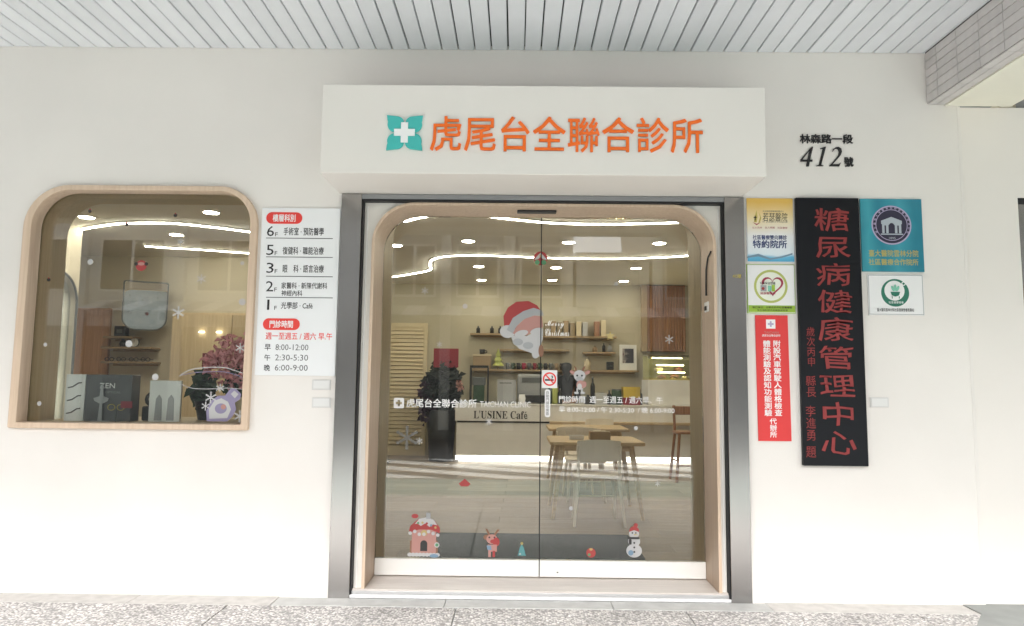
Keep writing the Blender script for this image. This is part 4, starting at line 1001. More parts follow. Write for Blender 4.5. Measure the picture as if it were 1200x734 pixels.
dup(d0, (-1.61, 4.48, ZC), 'round ceiling downlight outside the grid, above the black planter side')
for x, y, w_ in ((-4.83, 3.0, 'nearest the glazed side wall'), (-4.26, 3.92, 'between the two light strips of the eyewear room'), (-3.31, 2.72, 'closest behind the display window')): dup(d0, (x, y, ZC), 'round ceiling downlight ' + w_)

# ---- cafe counter
ct = thing('cafe_counter', 'long pale cafe counter with glowing base and black lettering', 'counter', (1.1, 7.4, ZF))
box('upper_band', -1.0, 3.45, 7.0, 7.9, 0.765, 1.025, 'counter_white', ct, bev=0.004)
box('front_panel', -0.98, 3.45, 7.04, 7.9, 0.20, 0.735, 'counter_white', ct, bev=0.004)
box('shadow_gap', -0.97, 3.45, 7.06, 7.88, 0.736, 0.764, 'black_plastic', ct)
box('wood_ledge', 0.55, 3.45, 6.82, 6.998, 0.735, 0.775, 'table_wood', ct, bev=0.004)
box('plinth', -0.95, 3.45, 7.12, 7.88, ZF, 0.199, 'counter_white', ct)
box('base_light', -0.99, 3.40, 7.085, 7.119, 0.125, 0.192, 'base_led', ct)
box('top_edge', -1.01, 3.45, 6.99, 7.92, 1.0255, 1.045, 'counter_white', ct, bev=0.003)
text('lettering', "𝐋'𝐔𝐒𝐈𝐍𝐄 𝐂𝐚𝐟é", (-0.696, 0.189, 0.803, 0.935), 6.998, 'black_letter', ct, bold=-0.01, depth=0.004)

# ---- shelves on the back wall with what stands on them
def shelf(x0, x1, z, lab, y0=7.98):
    t = thing('wall_shelf', lab, 'shelf', ((x0 + x1) / 2, 8.1, z))
    box('board', x0, x1, y0, 8.198, z - 0.035, z, 'shelf_wood', t, bev=0.003)
    box('cleat', x0 + 0.05, x1 - 0.05, 8.16, 8.197, z - 0.065, z - 0.0355, 'shelf_wood', t)
shelf(-0.84, 0.20, 2.28, 'upper wooden shelf holding a row of dark bottles')
shelf(-0.30, 0.95, 2.00, 'slim wooden shelf under the bottle shelf')
shelf(-0.82, 1.10, 1.635, 'long wooden shelf crowded with cups and jars')
shelf(0.43, 1.80, 2.245, 'wooden shelf holding a row of pale books')
shelf(1.20, 1.78, 1.965, 'short wooden shelf with three small bottles')
shelf(1.16, 2.20, 1.640, 'wooden shelf holding the framed poster')
def bottle(x, z, h, r, m, lab, grp=None, y=8.08, cat='bottle', name='bottle'):
    t = thing(name, lab, cat, (x, y, z), grp)
    lathe('body', [(0, 0), (r, 0), (r, h * 0.62), (r * 0.9, h * 0.70), (r * 0.38, h * 0.80), (r * 0.38, h * 0.92)], (x, y, z + 0.001), m, t, 12)
    lathe('cap', [(0, h * 0.92), (r * 0.45, h * 0.92), (r * 0.45, h), (0, h)], (x, y, z + 0.001), 'steel_dark', t, 12)
    return t
def cup(x, z, h, r, m, lab, grp=None, y=8.08, name='cup', cat='cup'):
    t = thing(name, lab, cat, (x, y, z), grp)
    lathe('body', [(0, 0), (r * 0.8, 0), (r, h), (r * 0.92, h), (r * 0.74, h * 0.08), (0, h * 0.08)], (x, y, z + 0.001), m, t, 12)
    tube('handle', [(x + r * 0.9, y, z + h * 0.8), (x + r * 1.5, y, z + h * 0.7), (x + r * 1.5, y, z + h * 0.4), (x + r * 0.85, y, z + h * 0.25)], r * 0.14, m, t)
    return t
for x in (-0.70, -0.45, -0.30, -0.17, -0.02): bottle(x, 2.28, 0.135, 0.036, 'black_plastic', 'small dark bottle in a row on the upper shelf', 'dark bottles on the upper shelf')
cup(-0.62, 1.900, 0.09, 0.055, 'black_plastic', 'dark cup on top of the kraft box')
bx_ = thing('kraft_box', 'square kraft box with a dark cup on top on the long shelf', 'box', (-0.62, 8.08, 1.636))
box('carton', -0.78, -0.46, 7.99, 8.16, 1.636, 1.87, 'kraft', bx_, bev=0.004); box('lid', -0.79, -0.45, 7.98, 8.17, 1.8705, 1.899, 'cream_food', bx_, bev=0.003)
tr = thing('toy_tree', 'little yellow-green toy fir tree leaning by the kraft box', 'ornament', (-0.33, 8.05, 1.636))
lathe('stem', [(0, 0), (0.015, 0), (0.015, 0.06), (0, 0.06)], (-0.33, 8.05, 1.636), 'kraft', tr, 8)
for k in range(3): lathe('tier', [(0, 0.06 + 0.09 * k), (0.11 - 0.028 * k, 0.06 + 0.09 * k), (0.0, 0.20 + 0.09 * k)], (-0.33, 8.05, 1.636), 'olive_print', tr, 12, False)
cols = ['steel_dark', 'leaf_green', 'black_plastic', 'maroon_print', 'steel_dark', 'card_red', 'leaf_green', 'black_plastic', 'steel_dark', 'kraft', 'black_plastic', 'steel_dark']
nm_ = {'steel_dark': 'grey', 'leaf_green': 'green', 'black_plastic': 'black', 'maroon_print': 'maroon', 'card_red': 'red', 'kraft': 'brown'}
for k, c_ in enumerate(cols):
    x = -0.16 + 0.098 * k
    cup(x, 1.636, 0.115, 0.036, c_, 'small %s cup in the crowded row on the long shelf' % nm_[c_], 'cups in the row on the long shelf')
for k in range(9):
    x = 0.50 + 0.115 * k + (0.1 if k > 6 else 0); h = (0.24, 0.27, 0.25, 0.28, 0.24, 0.26, 0.25, 0.27, 0.29)[k]
    m_ = ['book_tan', 'kraft', 'book_tan', 'kraft', 'book_tan', 'cream_food', 'decal_white', 'brown_wood', 'cream_food'][k]
    t = thing('book', ('tan', 'brown paper', 'tan', 'brown paper', 'tan', 'cream', 'white', 'dark brown', 'tall cream')[k] + ' upright book in the row on the right upper shelf', 'book', (x, 8.08, 2.246), 'books on the right upper shelf')
    box('cover', x, x + 0.09, 8.0, 8.16, 2.246, 2.246 + h, m_, t, bev=0.004); box('pages', x + 0.006, x + 0.084, 8.004, 8.155, 2.246 + h, 2.246 + h + 0.003, 'white_card', t)
bottle(1.42, 1.965, 0.11, 0.045, 'kraft', 'squat brown bottle on the short shelf', cat='jar'); bottle(1.58, 1.965, 0.16, 0.030, 'black_plastic', 'thin black bottle on the short shelf'); bottle(1.69, 1.965, 0.14, 0.040, 'decal_grey', 'clear glass bottle on the short shelf')
bottle(1.28, 1.641, 0.22, 0.06, 'cream_food', 'cream vase on the poster shelf', cat='vase'); 
t = thing('speaker', 'small black box speaker between the vase and poster', 'speaker', (1.69, 8.05, 1.641)); box('case', 1.63, 1.75, 8.0, 8.12, 1.641, 1.79, 'black_plastic', t, bev=0.008); lathe('cone', [(0, 0), (0.04, 0), (0.045, 0.004), (0, 0.008)], (1.69, 8.0, 1.71), 'steel_dark', t, 14)
fp = thing('framed_poster', 'white-framed poster with a dark mottled picture on the shelf', 'poster', (2.02, 8.08, 1.641))
box('frame', 1.86, 2.17, 8.06, 8.085, 1.641, 2.10, 'white_card', fp, bev=0.004)
ramp_print('mottled_print', 0, [(0.0, (0.06, 0.04, 0.06)), (0.35, (0.25, 0.22, 0.24)), (0.5, (0.10, 0.03, 0.05)), (0.7, (0.40, 0.36, 0.34)), (1.0, (0.05, 0.05, 0.07))], wave=1.2)
box('picture', 1.915, 2.115, 8.055, 8.0595, 1.77, 2.03, 'mottled_print', fp)

# ---- slatted brown wall cabinet
cb = thing('slatted_cabinet', 'tall brown slatted panel on the wall above the cake case', 'cabinet', (2.73, 8.1, 1.98))
box('carcass', 2.36, 3.06, 8.06, 8.198, 1.985, 3.19, 'brown_wood', cb)
box('side_board', 2.27, 2.358, 8.03, 8.198, 1.985, 3.19, 'shelf_wood', cb)
sl2 = None
for k in range(14):
    x = 2.365 + 0.0497 * k
    if sl2 is None: sl2 = box('slat', 0, 0.034, 8.035, 8.0595, 1.99, 3.18, 'brown_wood', cb, bev=0.004); sl2.location = (x, 0, 0)
    else: place('slat', sl2, (x, 0, 0), cb)

# ---- cake case on the counter
kc = thing('cake_display', 'lit glass cake display case standing on the counter end', 'display case', (2.65, 7.5, 1.046))
box('base', 2.22, 3.08, 7.25, 7.85, 1.046, 1.47, 'counter_white', kc, bev=0.006)
box('deck', 2.24, 3.06, 7.27, 7.83, 1.4705, 1.485, 'gold_print', kc)
me = plate_mesh([[(7.27, 1.486), (7.83, 1.486), (7.83, 1.90), (7.45, 1.90), (7.36, 1.87), (7.30, 1.78)], [(7.276, 1.490), (7.824, 1.490), (7.824, 1.892), (7.453, 1.892), (7.366, 1.864), (7.307, 1.777)]], 0.82)
me.transform(Matrix.Translation((2.65, 0, 0)) @ Matrix.Rotation(R(90), 4, 'Z') @ UP); me.name = 'glass_hood'
finish(bpy.data.objects.new('glass_hood', me), 'clear_glass', kc)
box('back_panel', 2.24, 3.06, 7.812, 7.823, 1.491, 1.89, 'case_back', kc)
for k, z in enumerate((1.62, 1.74)):
    box('glass_shelf', 2.27, 3.04, 7.42, 7.80, z - 0.006, z, 'clear_glass', kc)
for k, (z, xa, xb) in enumerate(((1.86, 2.32, 2.84), (1.735, 2.40, 2.86), (1.612, 2.42, 2.88))): box('light_tube', xa, xb, 7.40, 7.418, z - 0.022, z - 0.004, 'case_led', kc)
for k, (x, z, m_, lab) in enumerate(((2.50, 1.486, 'cake_brown', 'round chocolate cake at the left of the case deck'), (2.72, 1.486, 'cake_brown', 'taller chocolate cake in the middle of the case deck'), (2.92, 1.486, 'cream_food', 'cream cake at the right of the case deck'), (2.45, 1.622, 'cream_food', 'cream cake on the lower glass shelf'), (2.80, 1.622, 'cake_brown', 'chocolate cake on the lower glass shelf'))):
    t = thing('cake', lab, 'cake', (x, 7.5, z)); lathe('sponge', [(0, 0), (0.075, 0), (0.078, 0.05 + 0.02 * (k == 1)), (0, 0.055 + 0.02 * (k == 1))], (x, 7.5, z + 0.001), m_, t, 16); lathe('topping', [(0, 0), (0.025, 0), (0.0, 0.02)], (x, 7.5, z + 0.056 + 0.02 * (k == 1)), 'card_red', t, 8)

# ---- things on the counter
ZT = 1.046
t = thing('menu_stand', 'pale upright menu card standing near the counter end', 'menu', (-0.16, 7.3, ZT)); box('card', -0.32, 0.0, 7.28, 7.295, ZT, ZT + 0.40, 'decal_grey', t); box('foot', -0.28, -0.04, 7.24, 7.36, ZT, ZT + 0.012, 'steel_dark', t)
box('printed_line', -0.28, -0.08, 7.277, 7.2795, ZT + 0.335, ZT + 0.352, 'grey_letter', t)
t = thing('glass_cabinet', 'black-framed countertop cabinet with green packets inside', 'cabinet', (-0.66, 7.6, ZT))
for xa in (-0.80, -0.50):
    for ya in (7.45, 7.72): box('post', xa, xa + 0.02, ya, ya + 0.02, ZT, ZT + 0.60, 'black_plastic', t)
box('top', -0.80, -0.48, 7.45, 7.74, ZT + 0.6005, ZT + 0.64, 'black_plastic', t); box('floor_panel', -0.78, -0.50, 7.47, 7.72, ZT, ZT + 0.02, 'black_plastic', t); box('packet', -0.74, -0.55, 7.52, 7.66, ZT + 0.0205, ZT + 0.30, 'leaf_green', t, bev=0.01); box('packet', -0.76, -0.53, 7.50, 7.68, ZT + 0.3005, ZT + 0.44, 'steel_dark', t, bev=0.01)
t = thing('espresso_machine', 'wide pale grey espresso machine on the counter', 'coffee machine', (0.35, 7.6, ZT))
box('body', 0.02, 0.62, 7.45, 7.85, ZT + 0.06, ZT + 0.50, 'decal_grey', t, bev=0.03); box('drip_tray', 0.12, 0.52, 7.36, 7.449, ZT + 0.02, ZT + 0.14, 'black_plastic', t, bev=0.005); box('panel', 0.10, 0.54, 7.435, 7.449, ZT + 0.36, ZT + 0.44, 'steel_dark', t)
for xa in (0.06, 0.54): box('foot', xa, xa + 0.04, 7.6, 7.64, ZT, ZT + 0.0595, 'black_plastic', t)
t = thing('pastry_tin', 'white jug with steel rim behind the lettering side of counter', 'jug', (0.05, 7.2, ZT)); lathe('body', [(0, 0), (0.05, 0), (0.06, 0.09), (0.045, 0.16), (0, 0.16)], (0.10, 7.2, ZT), 'white_card', t, 12); lathe('rim', [(0.0, 0.16), (0.047, 0.16), (0.05, 0.17), (0, 0.17)], (0.10, 7.2, ZT), 'steel_dark', t, 12)
for k, (x, h, r, m_, lab) in enumerate(((0.56, 0.30, 0.045, 'leaf_green', 'green syrup bottle beside the espresso machine'), (0.66, 0.40, 0.05, 'olive_print', 'tall olive syrup bottle beside the espresso machine'), (0.74, 0.26, 0.045, 'black_plastic', 'black syrup bottle beside the espresso machine'), (1.30, 0.46, 0.04, 'black_plastic', 'tall thin black bottle on the counter by the small white box'), (1.22, 0.16, 0.06, 'black_plastic', 'squat black jar on the counter'), (1.58, 0.24, 0.04, 'black_plastic', 'short black bottle left of the yellow carton'), (2.10, 0.26, 0.045, 'black_plastic', 'black bottle between the yellow carton and cake case'))):
    bottle(x, ZT, h, r, m_, lab, y=7.35)
t = thing('napkin_box', 'small white box on the counter', 'box', (1.42, 7.3, ZT)); box('carton', 1.33, 1.53, 7.22, 7.40, ZT, ZT + 0.19, 'decal_white', t, bev=0.004); box('slot', 1.38, 1.48, 7.28, 7.34, ZT + 0.1905, ZT + 0.20, 'decal_grey', t)
t = thing('yellow_carton', 'yellow carton with red lower half on the counter', 'box', (1.95, 7.3, ZT)); box('upper', 1.80, 2.10 - 0.02, 7.20, 7.45, ZT + 0.121, ZT + 0.30, 'yellow_box', t, bev=0.004); box('lower', 1.80, 2.08, 7.20, 7.45, ZT, ZT + 0.12, 'card_red', t, bev=0.004)
t = thing('green_tin', 'dull green canister left of the yellow carton', 'canister', (1.69, 7.3, ZT)); lathe('body', [(0, 0), (0.085, 0), (0.085, 0.24), (0, 0.24)], (1.70, 7.32, ZT), 'leaf_green', t, 16); lathe('lid', [(0, 0.2405), (0.088, 0.2405), (0.088, 0.262), (0, 0.262)], (1.70, 7.32, ZT), 'steel_dark', t, 16)

# ---- person working behind the counter (dark hair and clothes, head bowed)
def skinned(name, verts, edges, radii, m, parent, sub=2):
    me = bpy.data.meshes.new(name); me.from_pydata(verts, edges, []); ob = bpy.data.objects.new(name, me); C.objects.link(ob)
    sk = ob.modifiers.new('skin', 'SKIN'); sk.use_smooth_shade = True
    ob.modifiers.new('sub', 'SUBSURF').levels = sub
    for v, r_ in zip(me.skin_vertices[0].data, radii): v.radius = (r_, r_) if not isinstance(r_, tuple) else r_
    me.skin_vertices[0].data[0].use_root = True
    dg = bpy.context.evaluated_depsgraph_get(); dg.update()
    nm = bpy.data.meshes.new_from_object(ob.evaluated_get(dg)); bpy.data.objects.remove(ob)
    nm.name = name
    return finish(bpy.data.objects.new(name, nm), m, parent, True)
px_, py_, pz_ = 0.885, 8.02, ZF + 0.10
pr = thing('person', 'person in black behind the counter, long dark hair falling over a bowed head', 'person', (px_, py_ - 0.10, ZF))
py_ = 7.93
V = [(0, 0, 0.95), (0, 0, 1.15), (0, 0.01, 1.36), (0, 0.0, 1.46), (0, -0.01, 1.53), (0, -0.015, 1.64), (-0.16, 0, 1.40), (-0.22, -0.03, 1.15), (-0.16, -0.16, 1.02), (-0.13, -0.24, 1.02), (0.16, 0, 1.40), (0.22, -0.03, 1.15), (0.16, -0.16, 1.02), (0.13, -0.24, 1.02),
     (-0.09, 0, 0.88), (-0.09, 0.0, 0.48), (-0.09, 0.01, 0.08), (-0.09, -0.10, 0.03), (0.09, 0, 0.88), (0.09, 0.0, 0.48), (0.09, 0.01, 0.08), (0.09, -0.10, 0.03)]
E_ = [(0, 1), (1, 2), (2, 3), (3, 4), (4, 5), (2, 6), (6, 7), (7, 8), (8, 9), (2, 10), (10, 11), (11, 12), (12, 13), (0, 14), (14, 15), (15, 16), (16, 17), (0, 18), (18, 19), (19, 20), (20, 21)]
Rr = [0.14, 0.13, 0.13, 0.055, 0.07, 0.085, 0.065, 0.045, 0.035, 0.03, 0.065, 0.045, 0.035, 0.03, 0.09, 0.062, 0.045, 0.04, 0.09, 0.062, 0.045, 0.04]
fingers = []
for sgn, hi in ((-1, 9), (1, 13)):
    for f_ in range(5):
        b0 = V[hi]; k0 = len(V); a_ = (-0.03 + 0.015 * f_) if f_ < 4 else -sgn * 0.045
        V += [(b0[0] + a_, b0[1] - (0.04 if f_ < 4 else 0.01), b0[2] - 0.005), (b0[0] + a_ * 1.1, b0[1] - (0.085 - 0.006 * abs(f_ - 1.5) if f_ < 4 else 0.04), b0[2] - 0.022)]
        E_ += [(hi, k0), (k0, k0 + 1)]; Rr += [0.009, 0.008]
wv = [(px_ + x, py_ + y, pz_ - 0.1 + z) for x, y, z in V]
skinned('body', wv, E_, Rr, 'skin', pr)
cl = [0, 1, 2, 3, 6, 7, 8, 10, 11, 12]; idx = {v: k for k, v in enumerate(cl)}
skinned('shirt', [wv[i] for i in cl], [(idx[a], idx[b]) for a, b in E_ if a in idx and b in idx], [Rr[i] + 0.014 for i in cl], 'dark_cloth', pr)
cl = [0, 14, 15, 16, 18, 19, 20]; idx = {v: k for k, v in enumerate(cl)}
skinned('trousers', [wv[i] for i in cl], [(idx[a], idx[b]) for a, b in E_ if a in idx and b in idx], [Rr[i] + 0.014 for i in cl], 'dark_cloth', pr)
hx, hy, hz = wv[5]
skinned('hair', [(hx, hy - 0.015, hz + 0.045), (hx, hy - 0.04, hz - 0.035), (hx + 0.01, hy - 0.055, hz - 0.14), (hx + 0.03, hy - 0.06, hz - 0.32)], [(0, 1), (1, 2), (2, 3)], [0.112, 0.110, 0.075, 0.03], 'hair', pr)
for sgn in (-1, 1): lathe('ear', [(0, 0), (0.018, 0.01), (0.02, 0.03), (0.0, 0.045)], (hx + sgn * 0.083, hy - 0.01, hz - 0.03), 'skin', pr, 8)

# ---- left side of the cafe: louvred door, dark plant with red card, banner stand
ld = thing('louvred_door', 'pale louvred folding door against the back wall', 'door', (-1.95, 8.15, ZF))
for xa in (-2.36, -1.70): box('stile', xa, xa + 0.07, 8.13, 8.198, ZF, 2.46, 'cream_food', ld, bev=0.003)
box('top_rail', -2.29, -1.70, 8.13, 8.198, 2.38, 2.46, 'cream_food', ld); box('bottom_rail', -2.29, -1.70, 8.13, 8.198, ZF, 0.25, 'cream_food', ld)
box('back_board', -2.289, -1.701, 8.191, 8.198, 0.255, 2.375, 'cream_food', ld)
lo_ = None
for k in range(30):
    z = 0.27 + 0.0705 * k
    if lo_ is None: lo_ = box('louvre', -2.289, -1.701, 8.14, 8.19, 0, 0.060, 'cream_food', ld, rot=Matrix.Rotation(R(-18), 3, 'X')); lo_.location.z = z
    else: place('louvre', lo_, (0, 0, z), ld)
def leafy(name, c, spread, n, size, m, parent, zmin=-1):
    bm = bmesh.new(); rnd = random.Random(hash(name) % 97 + n)
    for k in range(n):
        while True:
            p = Vector((rnd.uniform(-1, 1), rnd.uniform(-1, 1), rnd.uniform(zmin, 1)))
            if p.length < 1: break
        p = Vector((c[0] + p.x * spread[0], c[1] + p.y * spread[1], c[2] + p.z * spread[2]))
        u = Vector((rnd.gauss(0, 1), rnd.gauss(0, 1), rnd.gauss(0, 1))).normalized(); w_ = u.orthogonal().normalized(); s_ = size * rnd.uniform(0.7, 1.3)
        nn = u.cross(w_) * s_ * 0.25
        a = [bm.verts.new(v) for v in (p, p + (u * 0.5 + w_ * 0.38) * s_ + nn, p + u * s_, p + (u * 0.5 - w_ * 0.38) * s_ + nn)]
        bm.faces.new(a[:3]); bm.faces.new((a[0], a[2], a[3]))
    me = bpy.data.meshes.new(name); bm.to_mesh(me); bm.free()
    return finish(bpy.data.objects.new(name, me), m, parent)
dp = thing('potted_plant', 'dark leafy plant in a tall black planter left of the counter', 'plant', (-1.30, 7.35, ZF))
lathe('planter', [(0, 0), (0.20, 0), (0.26, 0.85), (0.22, 0.85), (0.20, 0.80), (0, 0.80)], (-1.26, 7.35, ZF), 'black_plastic', dp, 20)
leafy('foliage', (-1.24, 7.35, 1.30), (0.30, 0.25, 0.42), 1100, 0.13, 'black_leaf', dp)
leafy('purple_foliage', (-1.50, 7.30, 1.05), (0.14, 0.15, 0.40), 220, 0.11, 'plum_leaf', dp)
tube('stem', [(-1.26, 7.35, 0.85), (-1.25, 7.36, 1.10), (-1.27, 7.35, 1.35)], 0.025, 'black_leaf', dp)
t = thing('greeting_card', 'square red greeting card standing above the dark plant', 'card', (-1.2, 7.3, 1.6)); plate('card', rrect(-1.40, -0.98, 1.64, 1.96), 7.22, 7.228, 'card_red', t); tube('stick', [(-1.19, 7.235, 1.25), (-1.19, 7.235, 1.64)], 0.006, 'kraft', t)
leafy('orange_bow', (-0.96, 7.18, 1.33), (0.06, 0.06, 0.09), 40, 0.06, 'decal_pink', dp)
bs = thing('banner_stand', 'narrow dark purple roll-up banner beside the shutter side', 'banner', (-2.15, 6.9, ZF)); box('banner', -2.34, -2.10, 6.90, 6.91, 0.62, 1.80, 'plum_leaf', bs); box('header', -2.34, -2.10, 6.895, 6.8995, 1.55, 1.80, 'card_red', bs); box('foot', -2.38, -2.06, 6.85, 6.97, ZF, ZF + 0.06, 'steel_dark', bs); box('pole', -2.23, -2.21, 6.911, 6.925, ZF + 0.06, 1.80, 'steel_dark', bs)

# ---- tables and chairs
def table(x0, x1, y0, y1, lab):
    t = thing('cafe_table', lab, 'table', ((x0 + x1) / 2, (y0 + y1) / 2, ZF), 'wooden cafe tables')
    slab('tabletop', rrect(x0, x1, y0, y1, 0.05, 5), 0.790, 0.822, 'table_wood', t, bev=0.006)
    for sx in (0, 1):
        for sy in (0, 1):
            xt = x0 + 0.13 if sx == 0 else x1 - 0.13; yt = y0 + 0.12 if sy == 0 else y1 - 0.12
            xb = x0 + 0.03 if sx == 0 else x1 - 0.03; yb2 = y0 + 0.03 if sy == 0 else y1 - 0.03
            tube('leg', [(xt, yt, 0.7895), (xb, yb2, ZF + 0.001)], 0.030, 'table_wood', t, taper=[1.0, 0.6])
    bm = bmesh.new(); bm_box(bm, x0 + 0.12, x1 - 0.12, y0 + 0.10, y0 + 0.125, 0.73, 0.789); bm_box(bm, x0 + 0.12, x1 - 0.12, y1 - 0.125, y1 - 0.10, 0.73, 0.789); from_bm('apron', bm, 'table_wood', t)
    return t
table(0.34, 1.28, 2.28, 3.15, 'wooden cafe table with a tan chair tucked in, near the doors')
table(0.42, 1.46, 4.35, 5.3, 'wooden cafe table standing before the counter')
def chair(x, y, lab):
    t = thing('chair', lab, 'chair', (x, y, ZF), 'chairs at the cafe tables')
    z = ZF
    slab('seat', rrect(x - 0.225, x + 0.225, y - 0.21, y + 0.22, 0.07, 5), z + 0.43, z + 0.47, 'chair_beige', t, bev=0.012)
    bm = bmesh.new(); rows_ = []
    for k in range(9):
        a = -1 + k / 4; xx = x + 0.205 * a; yy = y - 0.235 + 0.05 * a * a
        rows_.append([bm.verts.new((xx, yy - dy, zz)) for dy, zz in ((0.0, z + 0.60), (0.022, z + 0.60), (0.022, z + 0.80 - 0.015 * a * a), (0.0, z + 0.80 - 0.015 * a * a))])
    for a_, b_ in zip(rows_, rows_[1:]):
        for k in range(4): bm.faces.new((a_[k], a_[(k + 1) % 4], b_[(k + 1) % 4], b_[k]))
    bm.faces.new(rows_[0]); bm.faces.new(rows_[-1][::-1]); from_bm('backrest', bm, 'chair_beige', t)
    for sx in (-1, 1):
        tube('leg', [(x + sx * 0.20, y - 0.215, z + 0.74), (x + sx * 0.19, y - 0.19, z + 0.44), (x + sx * 0.235, y - 0.25, z + 0.001)], 0.015, 'chair_beige', t, taper=[0.9, 1.2, 0.8])
        tube('leg', [(x + sx * 0.18, y + 0.17, z + 0.43), (x + sx * 0.21, y + 0.22, z + 0.001)], 0.017, 'chair_beige', t, taper=[1.1, 0.75])
    tube('stretcher', [(x - 0.19, y + 0.18, z + 0.22), (x + 0.19, y + 0.18, z + 0.22)], 0.008, 'chair_beige', t)
    return t
c0 = chair(0.785, 2.20, 'tan chair with its back to the doors, pushed under the near table')
dup(c0, (0.80, 3.55, ZF), 'tan chair on the far side of the near table', R(180))
dup(c0, (0.70, 4.15, ZF), 'tan chair with its back to the doors at the table before the counter')
dup(c0, (1.25, 5.75, ZF), 'tan chair between the far table and the counter', R(180))
t = thing('napkin_box', 'tan paper box on the table near the doors', 'box', (0.86, 2.7, 0.823)); box('carton', 0.76, 0.97, 2.58, 2.72, 0.823, 0.905, 'kraft', t, bev=0.003); box('flap', 0.80, 0.93, 2.60, 2.70, 0.9055, 0.912, 'cream_food', t)
t = thing('menu_card', 'small white folded card on the table near the doors', 'card', (0.62, 2.6, 0.823)); box('front_leaf', 0.55, 0.70, 2.60, 2.605, 0.823, 0.87, 'white_card', t, rot=Matrix.Rotation(R(15), 3, 'X')); box('back_leaf', 0.55, 0.70, 2.615, 2.62, 0.823, 0.87, 'white_card', t, rot=Matrix.Rotation(R(-15), 3, 'X'))
# tall brown stool at the right
hs_ = thing('bar_stool', 'tall dark brown wooden stool with a backrest by the right wall', 'stool', (2.38, 5.2, ZF))
slab('seat', rrect(2.20, 2.56, 5.02, 5.38, 0.06, 5), 0.72, 0.755, 'brown_wood', hs_, bev=0.008)
for sx in (-1, 1):
    tube('leg', [(2.38 + sx * 0.14, 5.06, 0.72), (2.38 + sx * 0.20, 4.99, ZF + 0.001)], 0.020, 'brown_wood', hs_); tube('leg', [(2.38 + sx * 0.14, 5.40, 1.10), (2.38 + sx * 0.14, 5.34, 0.72), (2.38 + sx * 0.20, 5.41, ZF + 0.001)], 0.020, 'brown_wood', hs_)
    tube('stretcher', [(2.38 + sx * 0.175, 5.02, 0.36), (2.38 + sx * 0.175, 5.38, 0.36)], 0.012, 'brown_wood', hs_)
tube('stretcher', [(2.205, 5.025, 0.30), (2.555, 5.025, 0.30)], 0.012, 'brown_wood', hs_); box('backrest', 2.23, 2.53, 5.385, 5.41, 0.97, 1.09, 'brown_wood', hs_, bev=0.006)
dm = tag(slab('door_mat', rrect(-0.72, 0.99, 0.735, 1.59, 0.02, 4), ZF + 0.001, ZF + 0.013, 'mat_green', bev=0.003), 'dark green entrance mat lying just inside the glass doors', 'mat')

# ---- behind the display window: ledge and what stands on it
lg = thing('display_ledge', 'pale wood display ledge running behind the arched window', 'ledge', (-2.57, 0.65, ZF))
box('top', -3.42, -1.72, 0.370, 0.98, 1.06, 1.094, 'tan_wood', lg, bev=0.003); box('front_board', -3.42, -1.72, 0.94, 0.975, ZF, 1.0595, 'tan_wood', lg)
ZL = 1.095
zb = thing('product_box', 'charcoal spectacle carton with white lettering and pale side panel', 'box', (-3.0, 0.55, ZL))
box('carton', -3.205, -2.86, 0.50, 0.62, ZL, ZL + 0.345, 'box_charcoal', zb, bev=0.003)
box('side_panel', -3.355, -3.209, 0.50, 0.60, ZL, ZL + 0.345, 'box_white', zb, bev=0.003)
text('lettering', 'ZEN', (-3.100, -2.986, 1.339, 1.377), 0.499, 'white_letter', zb, bold=0.0); text('lettering', 'OPTICAL', (-3.058, -2.939, 1.301, 1.317), 0.499, 'grey_print', zb, bold=0.0)
for k in range(3):
    zc_ = ZL + 0.075 + 0.095 * k
    tube('printed_temple', [(-3.335, 0.498, zc_ - 0.02), (-3.30, 0.498, zc_ - 0.012), (-3.26, 0.498, zc_ + 0.015), (-3.235, 0.498, zc_ + 0.018)], 0.005, 'black_plastic', zb, res=1)
lf_ = thing('dancer_card', 'white cut-out dancer figure printed before the charcoal carton', 'card', (-3.05, 0.48, ZL))
plate('figure', [(-3.09, ZL), (-3.055, ZL), (-3.06, ZL + 0.13), (-3.02, ZL + 0.15), (-3.015, ZL + 0.17), (-3.055, ZL + 0.185), (-3.06, ZL + 0.24), (-3.055, ZL + 0.26), (-3.07, ZL + 0.275), (-3.085, ZL + 0.26), (-3.08, ZL + 0.24), (-3.085, ZL + 0.185), (-3.13, ZL + 0.17), (-3.12, ZL + 0.15), (-3.08, ZL + 0.13)], 0.482, 0.485, 'decal_grey', lf_)
plate('foot', rrect(-3.13, -3.0, ZL, ZL + 0.006), 0.460, 0.4815, 'decal_grey', lf_)
t = thing('spectacles', 'wire spectacles with red tag lying before the charcoal carton', 'spectacles', (-2.95, 0.47, ZL))
for k in (0, 1): tube('lens_rim', [(-2.985 + 0.07 * k + 0.027 * math.cos(a * 0.5236), 0.472, ZL + 0.105 + 0.022 * math.sin(a * 0.5236)) for a in range(12)], 0.003, 'gold_print', t, res=1, cyclic=True)
tube('stand', [(-2.95, 0.475, ZL), (-2.95, 0.475, ZL + 0.105)], 0.004, 'steel_dark', t); box('tag', -2.915, -2.83, 0.468, 0.472, ZL + 0.10, ZL + 0.15, 'card_red', t)
wb_ = thing('white_display_stand', 'white upright display board with two grey figures in the window', 'display stand', (-2.62, 0.52, ZL))
box('board', -2.735, -2.500, 0.52, 0.545, ZL, ZL + 0.305, 'box_white', wb_, bev=0.003)
for xa in (-2.69, -2.60): plate('grey_figure', [(xa, ZL + 0.01), (xa + 0.055, ZL + 0.01), (xa + 0.05, ZL + 0.17), (xa + 0.03, ZL + 0.20), (xa + 0.008, ZL + 0.17)], 0.515, 0.5195, 'decal_grey', wb_)
